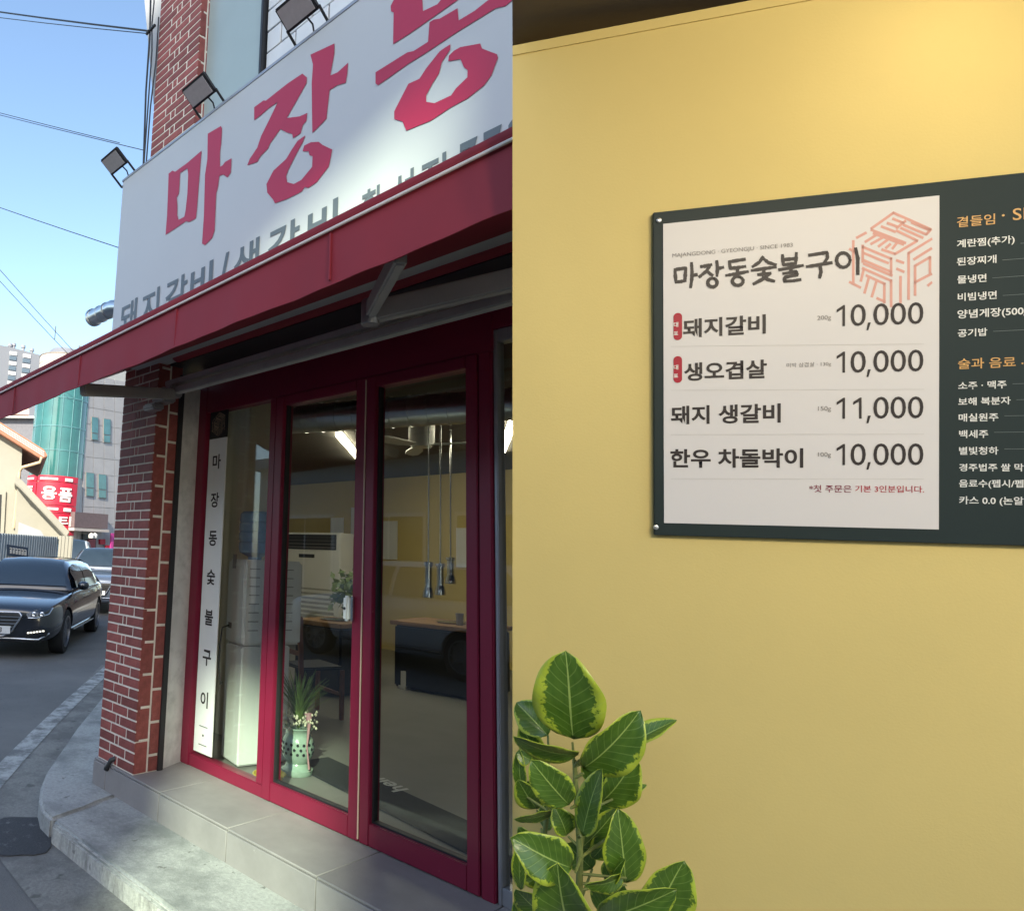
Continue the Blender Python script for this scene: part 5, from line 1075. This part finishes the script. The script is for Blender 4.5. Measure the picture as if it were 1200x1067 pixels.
pl_ = thing('rubber_plant', V((pot_c.x, pot_c.y, GZ)), 'potted rubber plant with variegated lime edged leaves before the yellow wall', 'plant')
LR = random.Random(21)
def leaf(b, t, hw, roll=0., cup=.25, bend=.08, db=0., dt=0., off=.22):
    """base and tip as places in the picture (zoomed trace), hw half width; db/dt: distance shift of base and tip"""
    tr = lambda q, d_: wl(max(590 + q[0] / 3.367, 601.5), 750 + q[1] / 3.367, off + d_)
    cup *= LR.uniform(.5, 1.9); bend *= LR.uniform(.6, 2.2); tw = LR.uniform(-.5, .5); wv = LR.uniform(.02, .07); ph_ = LR.uniform(0, 6); asy = LR.uniform(-.12, .12)
    B, T = tr(b, db), tr(t, dt); ax = T - B; L = ax.length; ax.normalize(); vw = (EYE - (B + T) / 2).normalized()
    s = ax.cross(vw).normalized(); nn = s.cross(ax); s, nn = s * math.cos(roll) + nn * math.sin(roll), nn * math.cos(roll) - s * math.sin(roll)
    W = hw * 1.14 / 3.367 * ((B + T) / 2 - EYE).dot(c2w((0, 0, 1))) / F; nu, nv = 9, 17; vs, uvs, fs = [], [], []
    for j in range(nv):
        v_ = j / (nv - 1); prof = max(.012, (math.sin(math.pi * min(1, v_ ** .92)) ** .60) * (1 - .06 * v_)); 
        if v_ > .94: prof *= (1 - v_) / .06 * .85 + .15
        for i in range(nu):
            u_ = (i / (nu - 1) - .5) * 2
            sw = s * math.cos(tw * v_) + nn * math.sin(tw * v_); p = B + ax * (L * v_) + sw * (W * prof * (u_ + asy * (1 - u_ * u_) * v_ + .035 * abs(u_) * math.sin(v_ * 11 + ph_))) + nn * (abs(u_) ** 1.4 * cup * W * prof - bend * L * (v_ - .5) ** 2 * 1.6 + wv * W * math.sin(v_ * 15 + u_ * 2 + ph_) * abs(u_) ** 1.5)
            vs.append(p); uvs.append((u_, v_))
    fs = [(j * nu + i, j * nu + i + 1, (j + 1) * nu + i + 1, (j + 1) * nu + i) for j in range(nv - 1) for i in range(nu - 1)]
    lim = [p for p in vs]
    me = bpy.data.meshes.new('leaf'); me.from_pydata(vs, [], fs); ul = me.uv_layers.new(name='UVMap')
    for lp in me.loops: ul.data[lp.index].uv = uvs[lp.vertex_index]
    for p in me.polygons: p.use_smooth = True
    o = link('leaf', me, 'ficus', pl_); so = o.modifiers.new('thickness', 'SOLIDIFY'); so.thickness = .0008
    return B
LV = [((272, 400), (240, 48), 122, .15, .22, .10, 0, .02, .25), ((176, 372), (52, 240), 62, -.2, .2, .1, -.02, -.05, .18), ((300, 470), (44, 396), 62, .9, .15, .25, 0, .06, .27), ((316, 522), (548, 292), 78, -.5, .3, .12, 0, .03, .26), ((500, 400), (680, 308), 42, .5, .3, .15, -.02, -.02, .20),
      ((266, 660), (114, 482), 68, .2, .25, .1, .02, .05, .28), ((305, 768), (384, 506), 58, .6, .25, .1, 0, .03, .27), ((385, 655), (524, 462), 62, -.55, .3, .1, -.02, -.01, .22), ((480, 602), (564, 566), 17, .3, .2, .1, 0, 0, .18), ((132, 668), (58, 552), 46, .3, .2, .1, -.02, 0, .18),
      ((208, 680), (46, 712), 27, .9, .2, .2, 0, .04, .22), ((284, 912), (42, 790), 84, .25, .22, .16, .02, .06, .30), ((310, 822), (458, 656), 48, -.6, .25, .1, -.02, -.02, .20), ((486, 962), (456, 668), 76, -.25, .2, .12, 0, .02, .24), ((486, 935), (334, 978), 38, .7, .25, .2, 0, .04, .26),
      ((262, 1180), (215, 902), 112, .1, .2, .14, 0, .05, .31), ((372, 1110), (676, 992), 70, -.25, .25, .2, 0, .05, .31), ((588, 1100), (716, 872), 84, -.3, .22, .1, -.01, 0, .24), ((150, 1080), (52, 985), 52, .4, .2, .1, 0, .02, .26), ((150, 740), (200, 640), 36, .5, .2, .1, -.03, -.02, .17),
      ((255, 770), (205, 655), 44, -.4, .2, .1, 0, 0, .24), ((70, 600), (60, 430), 24, .3, .2, .1, 0, 0, .16), ((64, 990), (58, 800), 24, .3, .2, .1, 0, 0, .18), ((120, 900), (60, 860), 34, .2, .2, .1, 0, 0, .17), ((110, 470), (52, 445), 30, .2, .2, .1, 0, 0, .16),
      ((430, 760), (350, 860), 44, .5, .2, .1, -.02, -.02, .19), ((60, 1150), (56, 1010), 22, .2, .2, .1, 0, 0, .25), ((400, 960), (470, 860), 40, .5, .25, .1, 0, .02, .24), ((130, 830), (60, 740), 30, .3, .2, .1, -.02, 0, .17), ((150, 480), (70, 330), 44, .3, .2, .1, -.03, -.03, .15), ((330, 560), (430, 400), 52, -.3, .2, .1, -.03, -.04, .17), ((180, 640), (90, 560), 46, .3, .2, .1, -.03, -.02, .15),
      ((330, 700), (440, 590), 50, -.3, .2, .1, -.03, -.03, .16), ((350, 900), (250, 800), 50, .3, .2, .1, -.03, -.02, .17), ((160, 960), (70, 880), 46, .3, .2, .1, -.02, -.01, .16), ((380, 1080), (470, 960), 62, .2, .2, .1, -.03, -.02, .18), ((240, 1090), (140, 960), 60, .2, .2, .1, -.03, -.02, .18), ((480, 1120), (580, 1000), 60, .2, .2, .1, -.03, -.02, .18)]
tr2 = lambda x, y, o: wl(590 + x / 3.367, 750 + y / 3.367, o)
stem1 = [tr2(280, 470, .25), tr2(285, 560, .25), tr2(295, 720, .25), tr2(302, 830, .25), tr2(300, 930, .25), tr2(295, 1150, .25)]
k = MB(); foot = V((pot_c.x, pot_c.y, GZ + .38)); k.tube(stem1 + [stem1[-1].lerp(foot, .5) + WU * .01, foot], [.004, .0048, .0055, .006, .0065, .008, .010, .012], 10); k.build('stem', 'stem', pl_, smooth=60)
stem2 = [tr2(180, 560, .19), tr2(176, 660, .19), tr2(160, 780, .19), tr2(138, 900, .19), tr2(130, 1100, .2)]
k = MB(); k.tube(stem2 + [stem2[-1].lerp(foot, .5), foot + V((-.03, 0, 0))], [.0035, .0042, .005, .006, .007, .009, .011], 10); k.build('stem', 'stem', pl_, smooth=60)
near = lambda p, st_: min(st_, key=lambda q: (q - p).length)
pet = MB()
for a_ in LV:
    B = leaf(*a_); st_ = stem1 if a_[0][0] > 215 else stem2; best = None
    for i in range(len(st_) - 1):
        for j in range(9):
            q = st_[i].lerp(st_[i + 1], j / 8)
            if best is None or (q - B).length < (best - B).length: best = q
    if (best - B).length > .004: k = MB(); k.tube([best - UP * .012, best.lerp(B, .5) - UP * .006, B], [.0030, .0028, .0022], 8); k.build('leaf_stalk', 'stem', pl_, smooth=60)
k = MB(); k.lathe([(.10, 0), (.11, .01), (.135, .36), (.142, .365), (.142, .40), (.128, .40), (.125, .37), (0, .365)], (pot_c.x, pot_c.y, GZ), 28); k.build('pot', 'white', pl_, smooth=40)

# ================================================================== NEIGHBOUR along the side street, beyond the shop
nb = thing('neighbour_building', (-16, 13, 0), 'plain dark brick neighbour along the side street beyond the shop', 'building')
o0 = V((-12.9, 9.5, 0)); k = MB(); k.prism([o0, o0 + SIDE * 26, o0 + SIDE * 26 + V((6, 8, 0)), o0 + V((6, 8, 0))], (0, 0, 7)); k.build('wall', mat('dark_brick_render', (.06, .045, .04), .85, var=.15), nb)
for i in range(8):
    for z in (1.0, 4.2):
        c = o0 + SIDE * (2 + i * 3) + V((-.03, -.04, z)); k = MB(); k.obox(c + V((0, 0, .7)), (SIDE, V((.6, .8, 0)), UP), (.7, .05, .7)); k.build('window', wg, nb)

# small things at the foot of the shop front
dr_p = on_y(128, 893, 2.40); ds = thing('drain_stub', (dr_p.x, 2.41, dr_p.z - .05), 'short black drain pipe stub at the foot of the brick pillar', 'pipe')
k = MB(); k.tube([(dr_p.x + .02, 2.44, dr_p.z + .03), (dr_p.x + .01, 2.405, dr_p.z + .02), (dr_p.x - .015, 2.392, dr_p.z - .035)], [.016, .016, .014], 10); k.build('pipe', 'dark', ds, smooth=60)
k = MB(); k.tube([(dr_p.x - .012, 2.393, dr_p.z - .03), (dr_p.x - .018, 2.39, dr_p.z - .045)], [.018, .018], 10); k.build('collar', 'black', ds)
yp = on_z(313, 921, FZ); yb = thing('yellow_basin', yp, 'yellow plastic basin on the floor behind the red post', 'basin')
k = MB(); k.lathe([(.07, 0), (.10, .05), (.108, .055), (.10, .058), (.066, .008), (0, .008)], (yp.x - .05, yp.y + .06, FZ + .001), 24); k.build('bowl', mat('yellow_plastic', (.62, .45, .02), .4), yb, smooth=40)
